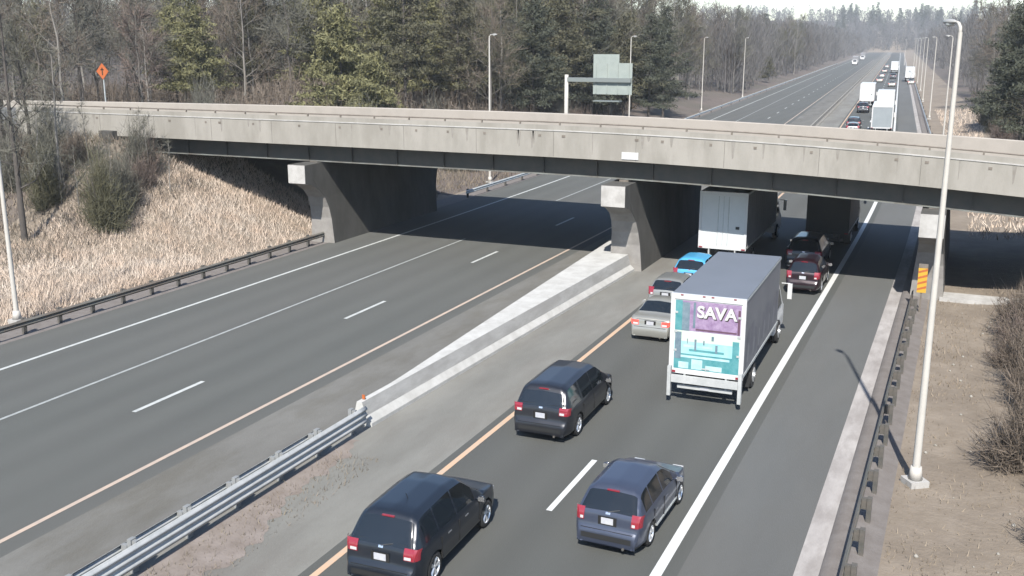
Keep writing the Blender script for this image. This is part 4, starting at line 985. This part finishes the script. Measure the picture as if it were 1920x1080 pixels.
# distant conifers on the skyline
pu2 = [False]; sp = []
tk, V, Fc = grow_pine(401, 15, 3.6, dens=.5, size=.5, low=.1); sp = [tree_obj('conifer_tree', tk, V, Fc, M['bark_dark'], M['needle_d'])]
for k in range(34):
    x = -150+rng.random()*200; y = 1180+rng.random()*260
    put(0, x-20, y, 'small blue-grey conifer on the far skyline', 1.1+.8*rng.random(), 'tree', 'small conifers along the far skyline', sp, pu2)
for k in range(16):
    y = 330+rng.random()*500; put(0, -50+C(y)-rng.random()*25, y, 'conifer among the bare trees left of the far road', 1.0+.35*rng.random(), 'tree', 'conifers among the far bare trees left of the road', sp, pu2)
# foreground thicket at the left
tk, V, Fc = grow_bare(501, 9, spread=.16, tr=.075, limbs=9, subs=4, twigs=5, low=.35, tw=.03, twig_len=.6); sap = [tree_obj('bare_sapling', tk, V, Fc, M['bark_pale'], M['twig_a'])]
tk, V, Fc = grow_bare(502, 12, spread=.25, tr=.15, limbs=14, subs=6, twigs=6, low=.2, tw=.035, twig_len=.8); sap.append(tree_obj('bare_sapling', tk, V, Fc, M['bark_dark'], M['twig_a']))
su = [False, False]
for i, px_, y, s, lab in ((0, 95, 45, 1.05, 'thin pale sapling rising in front of the left bridge end'), (1, 12, 40, 1.15, 'dark trunked tree at the left picture edge'), (0, 55, 43, .7, 'thin pale sapling next to the dark tree at the left edge'), (0, 190, 43.5, .62, 'short pale sapling right of the olive bush'), (1, -15, 46, 1.2, 'dark tree just cut by the left picture edge'), (1, 40, 47.5, .8, 'small dark tree behind the thin pale saplings')):
    put(i, px(px_, y), y, lab, s, 'tree', None, sap, su)
for k in range(22):
    xp = rng.uniform(-30, 330); y = rng.uniform(43, 49.2) if xp < 230 else rng.uniform(47.6, 49.4)
    put(0, px(xp, y), y, 'short leafless sapling in the thicket before the left bridge end', (.28+.3*rng.random()), 'tree', 'short leafless saplings in the thicket before the left bridge end', sap, su)
def sd_(q): return (q*7.31) % 6.28
def grow_bush(seed, rad, Ht, n, tw=.03, leaf=False):
    r = np.random.default_rng(seed); az = r.random(n)*6.283; lob = .62+.38*np.sin(az*2+r.random()*6)+.3*np.sin(az*3+r.random()*6)*r.random(); rd = rad*lob*r.random(n)**.6; P = np.stack([np.cos(az)*rd, np.sin(az)*rd, np.zeros(n)], 1)*np.array([.6, .6, 1])
    D = np.stack([np.cos(az)*rd*.55, np.sin(az)*rd*.55, Ht*(.3+.85*r.random(n)**1.6)*(1-.3*np.minimum(rd/rad, 1)**2)*(1+.3*np.sin(az*3+sd_(seed)))], 1)+r.normal(size=(n, 3))*Ht*.08
    V1, F1 = spikes(P, D, np.full(n, tw), r)
    m_ = n*7; idx = r.integers(0, n, m_); q = .2+.8*r.random(m_); P2 = P[idx]+D[idx]*q[:, None]; D2 = r.normal(size=(m_, 3))*.24*Ht/2+D[idx]*.2
    V2, F2 = spikes(P2, D2, np.full(m_, tw*.75), r)
    st = MB()
    for k in range(7): a = r.random()*6.28; st.tube([(0, 0, -.1), (math.cos(a)*rad*.3, math.sin(a)*rad*.3, Ht*.45), (math.cos(a)*rad*.55, math.sin(a)*rad*.55, Ht*.85)], [.03, .02, .006], 4, False)
    return st, np.concatenate([V1, V2]), np.concatenate([F1, F2+len(V1)])
bushes = []
for sd, rad, Ht, n_, m_ in ((601, 1.7, 2.8, 420, 'twig_a'), (602, 1.3, 3.4, 420, 'twig_d'), (603, 1.5, 1.9, 420, 'twig_b'), (604, 1.6, 1.6, 420, 'twig_c')):
    st, V, Fc = grow_bush(sd, rad, Ht, n_, .035); bushes.append(tree_obj('bush', st, V, Fc, M['bark_dark'], M[m_], crown='twigs', trunk='stems'))
bu = [False]*4
put(1, px(170, 43), 43, 'tall olive bush at the top of the dry grass bank', 1.05, 'bush', None, bushes, bu)
put(1, px(60, 43), 43, 'olive bush among the saplings near the left edge', .85, 'bush', None, bushes, bu)
GB = 'grey bushes of the thicket before the left bridge end'
for k in range(24):
    xp = rng.uniform(-40, 300); y = rng.uniform(43.5, 49.3)
    if xp > 240: y = rng.uniform(47.5, 49.5)
    xp = min(xp, 255)
    put([0, 0, 2, 3][k % 4], px(xp, y), y, 'grey leafless bush of the thicket before the left bridge end', .6+.4*rng.random(), 'bush', GB, bushes, bu)
GB2 = 'reddish bushes behind the parapet'
for k in range(46):
    y = 73+rng.random()*60; x = -41+C(y)-rng.random()*8
    if k > 30: x = -48-rng.random()*30; y = 72+rng.random()*12
    put([3, 3, 2, 0][k % 4], x, y, 'low reddish brown bush between the parapet and the wood', .8+.6*rng.random(), 'bush', GB2, bushes, bu)
GB3 = 'brown bushes at the right picture edge'
for k in range(64):
    y = 28.5+rng.random()*22; t = (y-27)/22; x = 2.5+rng.random()*3.4-.25*math.sin(y*.9)+.3*(y > 44)
    if k < 3: y = 25.6; x = 3.3+k*.5
    put([2, 3, 2, 2][k % 4], x, y, 'brown leafless bush of the thicket at the right edge of the picture', .75+.5*rng.random(), 'bush', GB3, bushes, bu)
GB4 = 'bushes beyond the bridge on the right verge'
for k in range(22):
    y = 76+rng.random()*90; put([0, 2, 3, 1][k % 4], 5+C(y)+rng.random()*7, y, 'bush on the verge right of the far road', .8+.6*rng.random(), 'bush', GB4, bushes, bu)
def undergrowth():
    n_ = 26000; y = 76+rng.random(n_)*115; x = np.array([-46+C(b) for b in y])-rng.random(n_)**1.1*80
    k_ = (y > 80) | (x > -50); x, y = x[k_], y[k_]
    y2 = 74+rng.random(9000)*170; x2 = np.array([9+C(b) for b in y2])+rng.random(9000)*34; x = np.r_[x, x2]; y = np.r_[y, y2]; n_ = len(x)
    z = np.array([ground(a, b) for a, b in zip(x, y)]); P = np.stack([x, y, z-.1], 1)
    cl = .5+.5*np.sin(x*.5+2*np.sin(y*.21))*np.cos(y*.37); D = np.stack([rng.normal(size=n_)*.8, rng.normal(size=n_)*.8, (1.2+3.4*rng.random(n_))*(.4+.8*cl)], 1)
    V, Fc = spikes(P, D, .05+.09*rng.random(n_)); i = rng.integers(0, n_, n_*3); P2 = P[i]+D[i]*(.15+.7*rng.random(n_*3))[:, None]
    V2, F2 = spikes(P2, rng.normal(size=(n_*3, 3))*.6, .04+.05*rng.random(n_*3))
    tag(link('undergrowth', tri_mesh('undergrowth', np.concatenate([V, V2]), np.concatenate([Fc, F2+len(V)]), M['twig_b'])), 'tangled brown undergrowth between the trunks of the woods', 'undergrowth', kind='stuff')
undergrowth()
# grass
def grass(name, boxes, h0, h1, wd, m, label, test=None, patch=0, lean=.38):
    P, D, W_ = [], [], []
    for (x0, x1, y0, y1, dens) in boxes:
        n = int((x1-x0)*(y1-y0)*dens); x = rng.uniform(x0, x1, n); y = rng.uniform(y0, y1, n)
        for a, b in zip(x, y):
            if test and not test(a, b): continue
            pt = .5+.5*math.sin(a*.9+1.7*math.sin(b*.55))*math.cos(b*.8+a*.2)
            if patch and rng.random() < patch*(1-pt): continue
            h = (h0+(h1-h0)*rng.random())*(.6+.55*pt); P.append((a, b, ground(a, b)-.02)); D.append((rng.normal()*lean*h, rng.normal()*lean*h, h)); W_.append(wd*(.6+.8*rng.random()))
    V, Fc = spikes(np.array(P), np.array(D), np.array(W_)); return tag(link(name, tri_mesh(name, V, Fc, m)), label, 'grass', kind='stuff')
grass('tall_grass', [(-48, -37.9, 24, 58, 150)], .15, .62, .034, M['grass_a'], 'tall pale dry grass on the bank behind the left guardrail', lambda x, y: True, .25)
grass('bank_grass', [(-58, -44, 36, 52, 26), (-46, -38.2, 69, 100, 14), (-78, -46, 70, 80, 9), (-82, -52, 86, 104, 14)], .3, .9, .06, M['grass_c'], 'dull brown grass of the embankment at the left bridge end and beyond')
grass('verge_grass', [(-.9, 7, 20, 56, 34)], .05, .22, .035, M['grass_b'], 'short dry grass and litter on the right verge', None, .7)
grass('median_grass', [(-16.7, -15.1, 10, 24.5, 150)], .05, .28, .03, M['grass_c'], 'thin dry weeds along the median guardrail', lambda x, y: rng.random() < .6)
grass('far_verge_grass', [(-.9, 12, 70, 130, 10), (-12, 2, 130, 200, 5)], .2, .7, .07, M['grass_a'], 'pale grass on the right verge beyond the bridge', lambda x, y: x-C(y) > .8)
# litter stones
V = []; mb = MB()
for k in range(34):
    x = rng.uniform(-.9, 2.4); y = rng.uniform(22, 52); s = rng.uniform(.02, .07); z = ground(x, y)+s*.3 if x > 1.2 else s*.2-.05
    mb.tube([(x, y, z-s*.5), (x+s*.2, y, z), (x, y+s*.2, z+s*.7)], [s*.8, s, s*.3], 6)
tag(mb.build('gravel', M['concrete'], None, True), 'pale stones and litter scattered on the right verge', 'gravel', kind='stuff')

# ------------------------------------------------------------------ haze
mb = MB(); mb.box(-1150, 950, -90, 1760, -3, 62); hz = mb.mesh('haze', []) if False else None
me = bpy.data.meshes.new('haze'); me.from_pydata(mb.v, [], mb.f); hm = bpy.data.materials.new('haze'); hm.use_nodes = True
nn = hm.node_tree.nodes; nn.clear(); out = nn.new('ShaderNodeOutputMaterial'); pv = nn.new('ShaderNodeVolumePrincipled'); pv.inputs['Color'].default_value = (.82, .88, .95, 1); pv.inputs['Density'].default_value = .0002
hm.node_tree.links.new(pv.outputs[0], out.inputs['Volume']); me.materials.append(hm)
tag(link('haze', me), kind='stuff')
